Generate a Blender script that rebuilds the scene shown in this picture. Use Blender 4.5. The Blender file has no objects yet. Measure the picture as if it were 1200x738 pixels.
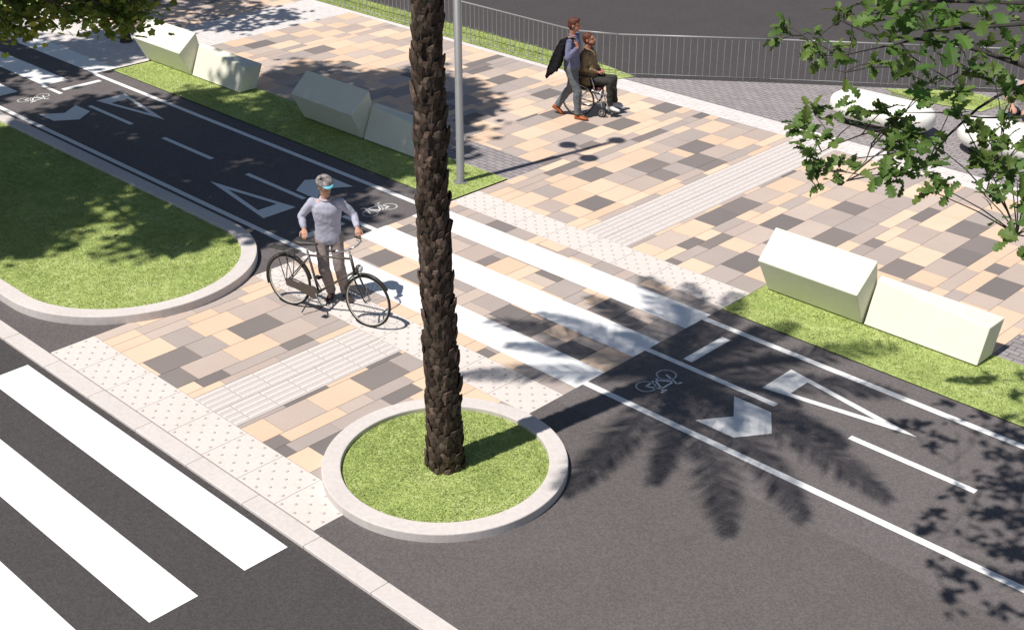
import bpy, math, random
from math import sin, cos, pi, radians, sqrt
from mathutils import Vector, Matrix, noise as mnoise
random.seed(7)
scene = bpy.context.scene
col = scene.collection
# ------------------------------------------------------------------ camera geometry (metres; X along the cycle path, Y across it)
CAM = Vector((8.737, -7.941, 7.9)); F = 1571.0
def _n(v): return v.normalized()
_A = _n(Vector((-1810, 812, -F))); _B = _n(Vector((1730, 812, -F)))
_X = -_A; _Z = _n(_X.cross(_B)); _Y = _Z.cross(_X)
RW = Matrix((_X, _Y, _Z))                       # camera axes -> world
def at(px, py, z=0.0):
    "world point at height z seen at a pixel of the 1200 x 738 photograph (used as a tape measure)"
    d = RW @ Vector((px - 600, 369 - py, -F))
    return CAM + d * ((z - CAM.z) / d.z)
def crop(x0, y0, s, pts, z=0.0): return [at(x0 + a / s, y0 + b / s, z) for a, b in pts]
SUN = Vector((0.085, 0.52, -1.0))               # direction the sunlight travels
def unshadow(p, z): return Vector((p.x + SUN.x * -z, p.y + SUN.y * -z, z))

# ------------------------------------------------------------------ materials
def mat(name, rgb, rough=0.8, spec=0.3, var=0.0, scale=20.0, bump=0.0, bscale=80.0, metal=0.0, attr=False, translucent=0.0, blotch=0.0):
    m = bpy.data.materials.new(name); m.use_nodes = True
    nt = m.node_tree; N = nt.nodes; L = nt.links
    b = N['Principled BSDF']; b.inputs['Roughness'].default_value = rough
    b.inputs['Specular IOR Level'].default_value = spec; b.inputs['Metallic'].default_value = metal
    tc = N.new('ShaderNodeTexCoord')
    src = None
    if attr:
        a = N.new('ShaderNodeAttribute'); a.attribute_name = 'tone'; src = a.outputs['Color']
    else:
        r = N.new('ShaderNodeRGB'); r.outputs[0].default_value = (*rgb, 1); src = r.outputs[0]
    def modulate(src, sc, amt, detail=4):
        n = N.new('ShaderNodeTexNoise'); n.inputs['Scale'].default_value = sc; n.inputs['Detail'].default_value = detail
        n.inputs['Roughness'].default_value = 0.65
        L.new(tc.outputs['Object'], n.inputs['Vector'])
        mr = N.new('ShaderNodeMapRange'); mr.inputs[1].default_value = 0.3; mr.inputs[2].default_value = 0.7
        mr.inputs[3].default_value = 1 - amt; mr.inputs[4].default_value = 1 + amt
        L.new(n.outputs['Fac'], mr.inputs[0])
        v = N.new('ShaderNodeVectorMath'); v.operation = 'SCALE'
        L.new(src, v.inputs[0]); L.new(mr.outputs[0], v.inputs['Scale'])
        return v.outputs[0]
    if var: src = modulate(src, scale, var)
    if blotch: src = modulate(src, 0.9, blotch, 5)
    L.new(src, b.inputs['Base Color'])
    if bump:
        n = N.new('ShaderNodeTexNoise'); n.inputs['Scale'].default_value = bscale; n.inputs['Detail'].default_value = 3
        L.new(tc.outputs['Object'], n.inputs['Vector'])
        bp = N.new('ShaderNodeBump'); bp.inputs['Strength'].default_value = bump; bp.inputs['Distance'].default_value = 0.01
        L.new(n.outputs['Fac'], bp.inputs['Height']); L.new(bp.outputs[0], b.inputs['Normal'])
    if translucent:
        t = N.new('ShaderNodeBsdfTranslucent'); L.new(src, t.inputs['Color'])
        mx = N.new('ShaderNodeMixShader'); mx.inputs[0].default_value = translucent
        L.new(b.outputs[0], mx.inputs[1]); L.new(t.outputs[0], mx.inputs[2])
        L.new(mx.outputs[0], N['Material Output'].inputs['Surface'])
    return m

def brick_mat(name, c1, c2, mortar, bw, bh, rot=0.0, msize=0.008):
    m = bpy.data.materials.new(name); m.use_nodes = True
    nt = m.node_tree; N = nt.nodes; L = nt.links
    b = N['Principled BSDF']; b.inputs['Roughness'].default_value = 0.85; b.inputs['Specular IOR Level'].default_value = 0.25
    tc = N.new('ShaderNodeTexCoord'); mp = N.new('ShaderNodeMapping'); mp.inputs['Rotation'].default_value = (0, 0, rot)
    br = N.new('ShaderNodeTexBrick'); br.inputs['Scale'].default_value = 1.0
    br.inputs['Brick Width'].default_value = bw; br.inputs['Row Height'].default_value = bh
    br.inputs['Mortar Size'].default_value = msize; br.inputs['Mortar Smooth'].default_value = 0.1
    br.inputs['Color1'].default_value = (*c1, 1); br.inputs['Color2'].default_value = (*c2, 1); br.inputs['Mortar'].default_value = (*mortar, 1)
    L.new(tc.outputs['Object'], mp.inputs[0]); L.new(mp.outputs[0], br.inputs['Vector'])
    n = N.new('ShaderNodeTexNoise'); n.inputs['Scale'].default_value = 6; n.inputs['Detail'].default_value = 6
    L.new(tc.outputs['Object'], n.inputs['Vector'])
    mr = N.new('ShaderNodeMapRange'); mr.inputs[3].default_value = 0.85; mr.inputs[4].default_value = 1.15
    L.new(n.outputs['Fac'], mr.inputs[0])
    v = N.new('ShaderNodeVectorMath'); v.operation = 'SCALE'
    L.new(br.outputs['Color'], v.inputs[0]); L.new(mr.outputs[0], v.inputs['Scale']); L.new(v.outputs[0], b.inputs['Base Color'])
    return m

def asphalt_mat(name, rgb, spec_amt=0.35, blotch=0.1):
    m = mat(name, rgb, 0.88, 0.2, var=spec_amt, scale=110, bump=0.35, bscale=90, blotch=blotch)
    nt = m.node_tree; N = nt.nodes; L = nt.links; b = N['Principled BSDF']
    src = b.inputs['Base Color'].links[0].from_socket
    # pale stone chips in the binder
    tc = N.new('ShaderNodeTexCoord'); vo = N.new('ShaderNodeTexVoronoi'); vo.inputs['Scale'].default_value = 52
    L.new(tc.outputs['Object'], vo.inputs['Vector'])
    sp = N.new('ShaderNodeSeparateColor'); L.new(vo.outputs['Color'], sp.inputs[0])
    mr = N.new('ShaderNodeMapRange'); mr.inputs[1].default_value = 0.0; mr.inputs[2].default_value = 1.0; mr.inputs[3].default_value = 0.84; mr.inputs[4].default_value = 1.18
    L.new(sp.outputs[0], mr.inputs[0])
    v = N.new('ShaderNodeVectorMath'); v.operation = 'SCALE'; L.new(src, v.inputs[0]); L.new(mr.outputs[0], v.inputs['Scale']); L.new(v.outputs[0], b.inputs['Base Color'])
    return m
def grass_mat(name, rgb1, rgb2, rgb3):
    m = bpy.data.materials.new(name); m.use_nodes = True
    nt = m.node_tree; N = nt.nodes; L = nt.links
    b = N['Principled BSDF']; b.inputs['Roughness'].default_value = 0.9; b.inputs['Specular IOR Level'].default_value = 0.15
    tc = N.new('ShaderNodeTexCoord')
    n = N.new('ShaderNodeTexNoise'); n.inputs['Scale'].default_value = 9; n.inputs['Detail'].default_value = 8; n.inputs['Roughness'].default_value = 0.75
    n2 = N.new('ShaderNodeTexNoise'); n2.inputs['Scale'].default_value = 1.6; n2.inputs['Detail'].default_value = 5
    L.new(tc.outputs['Object'], n.inputs['Vector']); L.new(tc.outputs['Object'], n2.inputs['Vector'])
    cr_ = N.new('ShaderNodeValToRGB'); e = cr_.color_ramp.elements
    e[0].position = 0.33; e[0].color = (*rgb1, 1); e[1].position = 0.68; e[1].color = (*rgb3, 1)
    k = e.new(0.5); k.color = (*rgb2, 1)
    ad = N.new('ShaderNodeMath'); ad.operation = 'ADD'; ml = N.new('ShaderNodeMath'); ml.operation = 'MULTIPLY_ADD'; ml.inputs[1].default_value = 0.4; ml.inputs[2].default_value = -0.2
    L.new(n2.outputs['Fac'], ml.inputs[0]); L.new(n.outputs['Fac'], ad.inputs[0]); L.new(ml.outputs[0], ad.inputs[1])
    L.new(ad.outputs[0], cr_.inputs[0]); L.new(cr_.outputs[0], b.inputs['Base Color'])
    bp = N.new('ShaderNodeBump'); bp.inputs['Strength'].default_value = 0.6; bp.inputs['Distance'].default_value = 0.02
    L.new(n.outputs['Fac'], bp.inputs['Height']); L.new(bp.outputs[0], b.inputs['Normal'])
    return m

M = dict(
    road=asphalt_mat('road_asphalt', (0.068, 0.062, 0.063), 0.25, 0.05),
    path=asphalt_mat('path_asphalt', (0.136, 0.122, 0.123), 0.3, 0.06),
    yard=asphalt_mat('yard_asphalt', (0.117, 0.105, 0.105), 0.3, 0.07),
    slab=mat('paving_slab', (0.5, 0.5, 0.5), 0.85, 0.2, var=0.09, scale=60, blotch=0.05, attr=True),
    joint=mat('paving_joint', (0.26, 0.22, 0.19), 0.95, 0.1, var=0.2, scale=30),
    tactile=mat('tactile_tile', (0.66, 0.60, 0.565), 0.85, 0.2, var=0.07, scale=25, blotch=0.04),
    ribbase=mat('guide_tile', (0.54, 0.49, 0.465), 0.85, 0.2, var=0.06, scale=30),
    stud=mat('tactile_stud', (0.50, 0.455, 0.435), 0.85, 0.2),
    rib=mat('guide_rib', (0.655, 0.605, 0.58), 0.85, 0.2, var=0.05, scale=30),
    kerb=mat('kerb_concrete', (0.60, 0.555, 0.53), 0.85, 0.2, var=0.07, scale=18, blotch=0.06, bump=0.1),
    paint=mat('road_paint', (0.86, 0.86, 0.86), 0.7, 0.3, var=0.04, scale=40),
    pathpaint=mat('path_paint', (0.78, 0.78, 0.78), 0.7, 0.3, var=0.10, scale=50),
    cream=mat('cream_concrete', (0.78, 0.755, 0.635), 0.75, 0.25, var=0.03, scale=6, bump=0.12, bscale=50, blotch=.05),
    white=mat('white_shell', (0.82, 0.81, 0.76), 0.45, 0.4, var=0.02, scale=5),
    shadowgap=mat('shadow_gap_black', (0.03, 0.03, 0.03), 0.8, 0.2, var=0.2),  # near-black colour stands in for the shade in the gap underneath
    turf=grass_mat('turf', (0.24, 0.30, 0.09), (0.35, 0.43, 0.14), (0.48, 0.53, 0.23)),
    blade=mat('grass_blade', (0.2, 0.3, 0.05), 0.8, 0.2, attr=True, translucent=0.3),
    bark=mat('palm_bark', (0.10, 0.075, 0.055), 0.95, 0.1, var=0.45, scale=9, bump=0.6, bscale=30, attr=True),
    frond=mat('palm_frond', (0.07, 0.12, 0.03), 0.6, 0.3, var=0.2, scale=5, translucent=0.15),
    treebark=mat('tree_bark', (0.09, 0.075, 0.06), 0.95, 0.1, var=0.4, scale=14, bump=0.6, bscale=40),
    twig=mat('twig_bark', (0.05, 0.045, 0.04), 0.9, 0.2, var=0.3, scale=30),
    oakleaf=mat('oak_leaf', (0.08, 0.15, 0.03), 0.55, 0.35, attr=True, translucent=0.35),
    planeleaf=mat('plane_leaf', (0.08, 0.13, 0.03), 0.6, 0.3, attr=True, translucent=0.3),
    galv=mat('galvanised_steel', (0.36, 0.36, 0.37), 0.5, 0.5, var=0.08, scale=12, metal=0.3),
    lamp=mat('lamp_grey_metal', (0.25, 0.25, 0.255), 0.5, 0.4, var=0.06, scale=4, metal=0.2),
    rail=mat('railing_metal', (0.32, 0.32, 0.33), 0.45, 0.5, var=0.05, metal=0.2),
    blackmetal=mat('black_enamel', (0.03, 0.028, 0.026), 0.35, 0.5, var=0.1),
    brownmetal=mat('brown_enamel', (0.075, 0.06, 0.05), 0.4, 0.5, var=0.1),
    chrome=mat('chrome', (0.6, 0.6, 0.6), 0.25, 0.5, var=0.03, metal=0.9),
    rubber=mat('tyre_rubber', (0.025, 0.025, 0.025), 0.8, 0.2, var=0.2),
    cream_rubber=mat('pale_rim', (0.45, 0.42, 0.36), 0.5, 0.4, var=0.05),
    leather=mat('black_leather', (0.04, 0.036, 0.033), 0.5, 0.4, var=0.2, scale=30, bump=0.2),
    lens=mat('lamp_glass', (0.6, 0.6, 0.62), 0.1, 0.6, var=0.02),
    skin=mat('skin', (0.52, 0.29, 0.20), 0.55, 0.3, var=0.06, scale=15),
    skin2=mat('skin_tan', (0.42, 0.20, 0.13), 0.55, 0.3, var=0.06, scale=15),
    lips=mat('lips', (0.40, 0.14, 0.11), 0.5, 0.3, var=0.05),
    eye=mat('eye_dark', (0.05, 0.035, 0.03), 0.3, 0.5, var=0.05),
    hair_grey=mat('grey_hair', (0.10, 0.09, 0.085), 0.7, 0.3, var=0.6, scale=60, bump=0.8, bscale=90),
    hair_brown=mat('brown_hair', (0.10, 0.03, 0.015), 0.6, 0.4, var=0.4, scale=60, bump=0.6),
    hair_ginger=mat('ginger_hair', (0.32, 0.12, 0.05), 0.6, 0.4, var=0.4, scale=60, bump=0.6),
    shirt_lilac=mat('lilac_grey_knit', (0.43, 0.435, 0.53), 0.9, 0.15, var=0.08, scale=30, bump=0.3, bscale=120),
    trousers_taupe=mat('taupe_cotton', (0.26, 0.215, 0.205), 0.9, 0.15, var=0.1, scale=18, bump=0.3, bscale=60),
    shirt_blue=mat('blue_grey_shirt', (0.16, 0.17, 0.27), 0.9, 0.15, var=0.1, scale=18, bump=0.3, bscale=60),
    jeans=mat('grey_denim', (0.15, 0.165, 0.18), 0.9, 0.15, var=0.2, scale=14, bump=0.3, bscale=60),
    jacket_black=mat('black_wool', (0.015, 0.014, 0.016), 0.95, 0.1, var=0.2, scale=20, bump=0.3, bscale=60),
    shoe_tan=mat('tan_leather', (0.36, 0.10, 0.03), 0.45, 0.4, var=0.1, scale=30),
    shoe_dark=mat('dark_leather', (0.08, 0.05, 0.045), 0.5, 0.4, var=0.1, scale=30),
    shoe_white=mat('white_canvas', (0.7, 0.7, 0.7), 0.8, 0.2, var=0.05, scale=30),
    jacket_khaki=mat('khaki_cotton', (0.24, 0.175, 0.10), 0.9, 0.15, var=0.15, scale=14, bump=0.4, bscale=50),
    trousers_olive=mat('dark_olive_cotton', (0.045, 0.045, 0.04), 0.9, 0.15, var=0.12, scale=14, bump=0.3, bscale=50),
    seat_red=mat('dark_red_vinyl', (0.09, 0.03, 0.03), 0.6, 0.3, var=0.1),
    tee_grey=mat('grey_cotton', (0.36, 0.34, 0.34), 0.9, 0.15, var=0.1),
    shorts_navy=mat('navy_cotton', (0.03, 0.035, 0.06), 0.9, 0.15, var=0.1),
    visor=mat('pale_blue_visor', (0.16, 0.50, 0.62), 0.4, 0.4, var=0.05),
    capcloth=mat('grey_cap_cloth', (0.22, 0.20, 0.195), 0.85, 0.2, var=1.1, scale=17, bump=0.3),
)
M['paver'] = brick_mat('grey_pavers', (0.33, 0.30, 0.305), (0.27, 0.245, 0.25), (0.13, 0.115, 0.12), 0.2, 0.1)
M['band'] = brick_mat('white_band_pavers', (0.70, 0.655, 0.64), (0.64, 0.60, 0.585), (0.44, 0.40, 0.39), 0.3, 0.11, msize=0.006)

# ------------------------------------------------------------------ mesh helpers
class MB:
    def __init__(s): s.v = []; s.f = []; s.c = []; s.s = []; s.m = []
    def add(s, vs, fs, c=(1, 1, 1), smooth=False, m=0):
        o = len(s.v); s.v += [tuple(v) for v in vs]
        for f in fs: s.f.append(tuple(i + o for i in f)); s.c.append(c); s.s.append(smooth); s.m.append(m)
    def quad(s, x0, x1, y0, y1, z, c=(1, 1, 1), m=0):
        s.add([(x0, y0, z), (x1, y0, z), (x1, y1, z), (x0, y1, z)], [(0, 1, 2, 3)], c, m=m)
    def box(s, x0, x1, y0, y1, z0, z1, c=(1, 1, 1), m=0, bottom=True):
        vs = [(x, y, z) for z in (z0, z1) for y in (y0, y1) for x in (x0, x1)]
        fs = [(4, 5, 7, 6), (0, 1, 5, 4), (1, 3, 7, 5), (3, 2, 6, 7), (2, 0, 4, 6)]
        if bottom: fs.append((0, 2, 3, 1))
        s.add(vs, fs, c, m=m)
    def poly(s, pts, z, c=(1, 1, 1)):
        s.add([(p[0], p[1], z) for p in pts], [tuple(range(len(pts)))], c)
    def tube(s, pts, rad, n=10, c=(1, 1, 1), cap=True, m=0, smooth=True, closed=False):
        pts = [Vector(p) for p in pts]; k = len(pts)
        if not hasattr(rad, '__len__'): rad = [rad] * k
        t0 = (pts[1] - pts[0]).normalized()
        up = Vector((0, 0, 1)) if abs(t0.z) < 0.9 else Vector((1, 0, 0))
        u = t0.cross(up).normalized(); vs = []
        for i in range(k):
            if closed: t = (pts[(i + 1) % k] - pts[i - 1])
            else: t = pts[min(i + 1, k - 1)] - pts[max(i - 1, 0)]
            t.normalize(); u = (u - t * u.dot(t)).normalized(); w = t.cross(u)
            for j in range(n):
                a = 2 * pi * j / n; vs.append(pts[i] + (u * cos(a) + w * sin(a)) * rad[i])
        fs = []
        for i in range(k if closed else k - 1):
            i2 = (i + 1) % k
            for j in range(n):
                fs.append((i * n + j, i * n + (j + 1) % n, i2 * n + (j + 1) % n, i2 * n + j))
        if cap and not closed:
            fs.append(tuple(range(n - 1, -1, -1))); fs.append(tuple((k - 1) * n + j for j in range(n)))
        s.add(vs, fs, c, smooth, m)
    def ell(s, ctr, r, n=14, k=9, rot=None, c=(1, 1, 1), m=0):
        ctr = Vector(ctr); vs = []; fs = []
        for i in range(k + 1):
            th = pi * i / k
            for j in range(n):
                a = 2 * pi * j / n
                p = Vector((r[0] * sin(th) * cos(a), r[1] * sin(th) * sin(a), r[2] * cos(th)))
                if rot: p = rot @ p
                vs.append(ctr + p)
        for i in range(k):
            for j in range(n): fs.append((i * n + j, (i + 1) * n + j, (i + 1) * n + (j + 1) % n, i * n + (j + 1) % n))
        s.add(vs, fs, c, True, m)
    def loft(s, rings, c=(1, 1, 1), m=0, smooth=True, cap=True):
        "rings: lists of equal numbers of points"
        n = len(rings[0]); vs = [p for r in rings for p in r]; fs = []
        for i in range(len(rings) - 1):
            for j in range(n): fs.append((i * n + j, i * n + (j + 1) % n, (i + 1) * n + (j + 1) % n, (i + 1) * n + j))
        if cap: fs.append(tuple(range(n - 1, -1, -1))); fs.append(tuple((len(rings) - 1) * n + j for j in range(n)))
        s.add(vs, fs, c, smooth, m)
    def build(s, name, mats, parent=None, color=False, bevel=0.0):
        me = bpy.data.meshes.new(name); me.from_pydata(s.v, [], s.f)
        if not isinstance(mats, (list, tuple)): mats = [mats]
        for x in mats: me.materials.append(x)
        me.polygons.foreach_set('use_smooth', s.s); me.polygons.foreach_set('material_index', s.m)
        if color:
            a = me.color_attributes.new('tone', 'FLOAT_COLOR', 'CORNER'); buf = []
            for f, cc in zip(s.f, s.c): buf += [cc[0], cc[1], cc[2], 1.0] * len(f)
            a.data.foreach_set('color', buf)
        me.update()
        o = bpy.data.objects.new(name, me); col.objects.link(o)
        if parent: o.parent = parent
        if bevel:
            b = o.modifiers.new('bevel', 'BEVEL'); b.width = bevel; b.segments = 2; b.limit_method = 'ANGLE'
        return o
def tag(o, label=None, cat=None, group=None, kind=None):
    for k, v in (('label', label), ('category', cat), ('group', group), ('kind', kind)):
        if v: o[k] = v
    return o
def thing(name, label, cat, loc=(0, 0, 0), rz=0.0, group=None):
    o = bpy.data.objects.new(name, None); col.objects.link(o); o.location = loc; o.rotation_euler = (0, 0, rz)
    o.empty_display_size = 0.2
    return tag(o, label, cat, group)
def struct(name, mb, m, color=False, bevel=0.0, label=None):
    o = mb.build(name, m, None, color, bevel); o['kind'] = 'structure'
    if label: o['label'] = label
    return o
def circ(cx, cy, r, n=96, a0=0.0, a1=2 * pi): return [(cx + r * cos(a0 + (a1 - a0) * i / n), cy + r * sin(a0 + (a1 - a0) * i / n)) for i in range(n)]

# ------------------------------------------------------------------ ground surfaces
XL, XR = -5.27, -0.12
b = MB(); b.quad(-160, 160, -160, 200, -0.035); struct('road', b, M['road'])
b = MB(); b.quad(XR, 34, 1.82, 5.0, 0); b.quad(-45, XL, 1.82, 5.0, 0); struct('cycle_path', b, M['path'])
b = MB(); b.quad(XR, 34, -1.66, 1.82, 0); b.quad(-45, XL, -1.66, 1.82, 0); struct('asphalt_strip', b, M['yard'])

# slab paving -------------------------------------------------------
ROWS = [-5.9, -5.5, -5.27, -5.07, -4.87, -4.66, -4.25, -3.84, -3.43, -3.23, -2.83, -2.6, -2.18, -1.78, -1.57, -1.36, -0.95, -0.53, -0.1, 0.1, 0.31, 0.71, 1.13, 1.54, 1.75, 1.97]
left = [-24, -23.6, -23.2, -22.8, -22.6, -22.2, -21.8, -21.4, -21.2, -20.8, -20.4, -20.2, -19.8, -19.4, -19.0, -18.8, -18.4, -18.0, -17.6, -17.4, -17.1, -6.3, -6.75, -7.17, -7.6, -8.0, -8.2, -8.4, -8.85, -9.25, -9.67, -9.88, -10.09, -10.29, -10.7, -11.1, -11.3, -11.72, -12.14, -12.55, -12.97, -13.4, -13.6, -13.8, -14.2, -14.6, -15.05]
ROWS = sorted(set(left + ROWS))
x = ROWS[-1]
for w in [.4, .4, .2, .4, .2, .2, .4, .4, .4, .2] * 5: x += w + 0.01; ROWS.append(round(x, 3))
DARK = [(-4.25, .21, .81), (-3.43, .41, .81), (-4.25, -1.0, -.42), (-2.18, .5, 1.1), (-3.43, -.82, -.43), (-4.25, 9.32, 9.9), (-4.25, 8.08, 8.67),
        (-4.66, 7.14, 7.71), (-3.84, 6.29, 6.8), (-1.78, 6.17, 6.59), (-2.18, 7.11, 7.72), (-5.07, 9.1, 9.9), (.71, 9.32, 9.9), (1.13, 8.42, 8.93),
        (.71, 7.45, 8.0), (1.75, 8.47, 8.8), (-.53, 7.73, 8.3), (.1, 8.07, 8.37), (-13.4, 8.5, 9.05), (-12.14, 8.15, 8.7), (-7.17, 8.43, 8.97),
        (-8.0, 9.66, 10.22), (-9.25, 9.7, 10.25), (-10.29, 10.1, 11.12), (-5.9, 10.61, 11.12), (-5.9, 9.31, 9.91), (-5.07, 10.8, 11.12),
        (-2.25, -.42, .2), (-2.25, .8, 1.33), (-1.57, .45, .93), (-1.78, -1.06, -.82), (-1.36, -.75, -.3), (-1.36, 3.78, 4.25), (-2.6, 4.1, 4.25),
        (-4.25, 4.8, 5.05), (-2.18, 2.8, 3.2), (-3.43, 3.78, 4.1), (-4.66, 2.75, 3.2), (-1.78, 2.7, 3.15), (-3.84, 2.75, 3.1), (-4.87, 3.75, 4.2)]
CREAM = [(0.69, 0.51, 0.38), (0.72, 0.54, 0.405), (0.67, 0.49, 0.36)]
BEIGE = [(0.48, 0.395, 0.345), (0.46, 0.375, 0.335), (0.52, 0.43, 0.375)]
GREYB = [(0.41, 0.35, 0.32), (0.38, 0.33, 0.305)]
DK = [(0.205, 0.18, 0.172), (0.225, 0.195, 0.185), (0.19, 0.17, 0.165)]
slabs = MB(); jt = MB()
def pave(xa, xb, ya, yb):
    jt.quad(xa, xb, ya, yb, -0.004)
    edges = [xa] + [r for r in ROWS if xa + 0.03 < r < xb - 0.03] + [xb]
    for x0, x1 in zip(edges, edges[1:]):
        rr = random.Random(int((round(x0, 2) + 50) * 977))
        rs = [r for r in ROWS if r <= x0 + 0.02] or [x0]; key = rs[-1]
        dk = sorted((max(ya, d[1]), min(yb, d[2])) for d in DARK if (abs(d[0] - x0) < 0.03) and d[2] > ya + 0.05 and d[1] < yb - 0.05)
        y = ya - rr.choice((0, .15, .3, .45)); seq = []
        lastdark = False
        def emit(a, c, kind):
            a = max(a, ya); c = min(c, yb)
            if c - a > 0.03: seq.append((a, c, kind))
        cuts = dk + [(yb, None)]
        for (d0, d1) in cuts:
            prev = 'b'
            while y < d0 - 0.02:
                L = rr.choice((.6, .6, .4, .8 if x1 - x0 < .3 else .6))
                if d0 - (y + L) < 0.18: L = d0 - y
                if L > 0.85: L = L / 2
                r = rr.random()
                if prev in 'kc': kind = 'b' if r < .75 else ('g' if r < .85 else 'c')
                else: kind = 'c' if r < .66 else ('k' if r < .85 and d0 - y > 1.3 else 'g')
                emit(y, y + L, kind); prev = kind; y += L
            if d1 is not None: emit(d0, d1, 'k'); y = d1
        for a, c, kind in seq:
            tone = rr.choice({'c': CREAM, 'b': BEIGE, 'g': GREYB, 'k': DK}[kind]); k = rr.uniform(.96, 1.04)
            g = 0.0035
            slabs.box(x0 + g, x1 - g, a + g, c - g, -0.03, 0.0, tuple(t * k for t in tone), bottom=False)
pave(XL, -3.10, -1.05, 1.38); pave(-2.25, XR, -1.05, 1.38); pave(XL, XR, 1.98, 5.05)
pave(XL, -3.10, 5.65, 11.12); pave(-2.25, XR, 5.65, 11.12)
pave(XR, 2.95, 6.30, 11.12); pave(2.95, 9.5, 7.05, 11.12); pave(9.5, 16, 6.3, 11.12)
pave(-24, -16.7, 6.9, 11.12); pave(-15.05, -7.1, 6.30, 11.12); pave(-7.1, XL, 7.15, 11.12)
struct('paving', slabs, M['slab'], color=True, label='cream, beige and dark grey paving slabs'); struct('paving_bed', jt, M['joint'])

# small grey pavers, pale bands ---------------------------------------
b = MB(); b.quad(-7.1, XL, 6.30, 7.15, 0); b.quad(2.95, 9.5, 6.30, 7.05, 0)
FL = [(-7.55, 11.65), (-5.23, 13.42), (-2.64, 15.30), (4.0, 20.1), (30, 39)]
b.add([(FL[0][0], 11.65, 0), (30, 11.65, 0), (30, 39, 0), (4.0, 20.1, 0), (-2.64, 15.3, 0), (-5.23, 13.42, 0)], [(0, 1, 2, 3, 4, 5)])
struct('paver_strip', b, M['paver'])
b = MB(); b.quad(-7.55, 30, 11.12, 11.65, 0); b.quad(-30, -7.55, 11.12, 11.27, 0); b.quad(-30, -15.05, 5.05, 6.9, 0); b.quad(-16.7, -15.05, 6.9, 11.12, 0)
struct('pale_band', b, M['band'])

# tactile paving: studs and guiding ribs ------------------------------
def studs(b, x0, x1, y0, y1):
    nt = max(1, round((x1 - x0) / 0.61)); w = (x1 - x0) / nt
    for i in range(nt):
        b.box(x0 + i * w + .003, x0 + (i + 1) * w - .003, y0 + .003, y1 - .003, -.03, 0, bottom=False)
        for a in range(6):
            for c in range(6):
                if (a + c) % 2: continue
                cx = x0 + (i + (a + .5) / 6) * w; cy = y0 + (c + .5) / 6 * (y1 - y0)
                r0 = [(cx + .019 * cos(t * pi / 4), cy + .019 * sin(t * pi / 4), 0.0005) for t in range(8)]
                r1 = [(cx + .012 * cos(t * pi / 4), cy + .012 * sin(t * pi / 4), 0.006) for t in range(8)]
                b.loft([r0, r1], m=1)
b = MB(); jt2 = MB()
for (x0, x1, y0, y1) in [(XL, XR, -1.65, -1.05), (XL, XR, 1.38, 1.98), (XL, XR, 5.05, 5.65)]:
    studs(b, x0, x1, y0, y1); jt2.quad(x0, x1, y0, y1, -.004)
struct('tactile_paving', b, [M['tactile'], M['stud']], label='pale tactile tiles with rows of studs')
b = MB()
for (y0, y1) in [(-1.05, 1.38), (5.65, 11.12)]:
    jt2.quad(-3.10, -2.25, y0, y1, -.004)
    ny = round((y1 - y0) / .4); h = (y1 - y0) / ny
    for k in range(2):
        xa = -3.10 + k * .425; off = k * .2
        ys = [y0] + [y0 + off + j * h for j in range(0 if off else 1, ny + 1) if y0 < y0 + off + j * h < y1 - .02] + [y1]
        for ya, yb in zip(ys, ys[1:]):
            b.box(xa + .003, xa + .422, ya + .003, yb - .003, -.03, 0, bottom=False)
            for q in range(4):
                xc = xa + .053 + q * .106
                b.loft([[(xc - .026, ya + .012, .0005), (xc + .026, ya + .012, .0005), (xc + .026, yb - .012, .0005), (xc - .026, yb - .012, .0005)],
                        [(xc - .019, ya + .018, .008), (xc + .019, ya + .018, .008), (xc + .019, yb - .018, .008), (xc - .019, yb - .018, .008)]], m=1, smooth=False)
struct('guide_paving', b, [M['ribbase'], M['rib']], label='pale guiding tiles with long ribs')
struct('tile_bed', jt2, M['joint'])

# kerbs ------------------------------------------------------------------
b = MB(); x = -46.0
while x < 34:
    b.box(x + .002, x + .998, -1.875, -1.66, -.2, .003, bottom=False); x += 1.0
struct('kerb', b, M['kerb'], bevel=.008)
def ring_kerb(name, outer, inner, z1, label):
    b = MB(); n = len(outer)
    rings = [[(p[0], p[1], -.05) for p in outer], [(p[0], p[1], z1) for p in outer], [(p[0], p[1], z1) for p in inner], [(p[0], p[1], -.05) for p in inner]]
    b.loft(rings, smooth=False, cap=False)
    return struct(name, b, M['kerb'], bevel=.012, label=label)
ring_kerb('planter_kerb', circ(0, 0, 1.29, 128), circ(0, 0, 1.09, 128), .10, 'round pale concrete kerb around the palm')
def stadium(r, n=40, yc=0.35, xc=-6.75):
    a = [(xc + r * sin(t * pi / n), yc - r * cos(t * pi / n)) for t in range(n + 1)]
    return a + [(-44, yc + r), (-44, yc - r)]
# a gentle taper of the lower side as in the photograph
ring_kerb('island_kerb', stadium(1.75), stadium(1.53), .12, 'low concrete kerb with a rounded end around the grass island')

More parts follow.
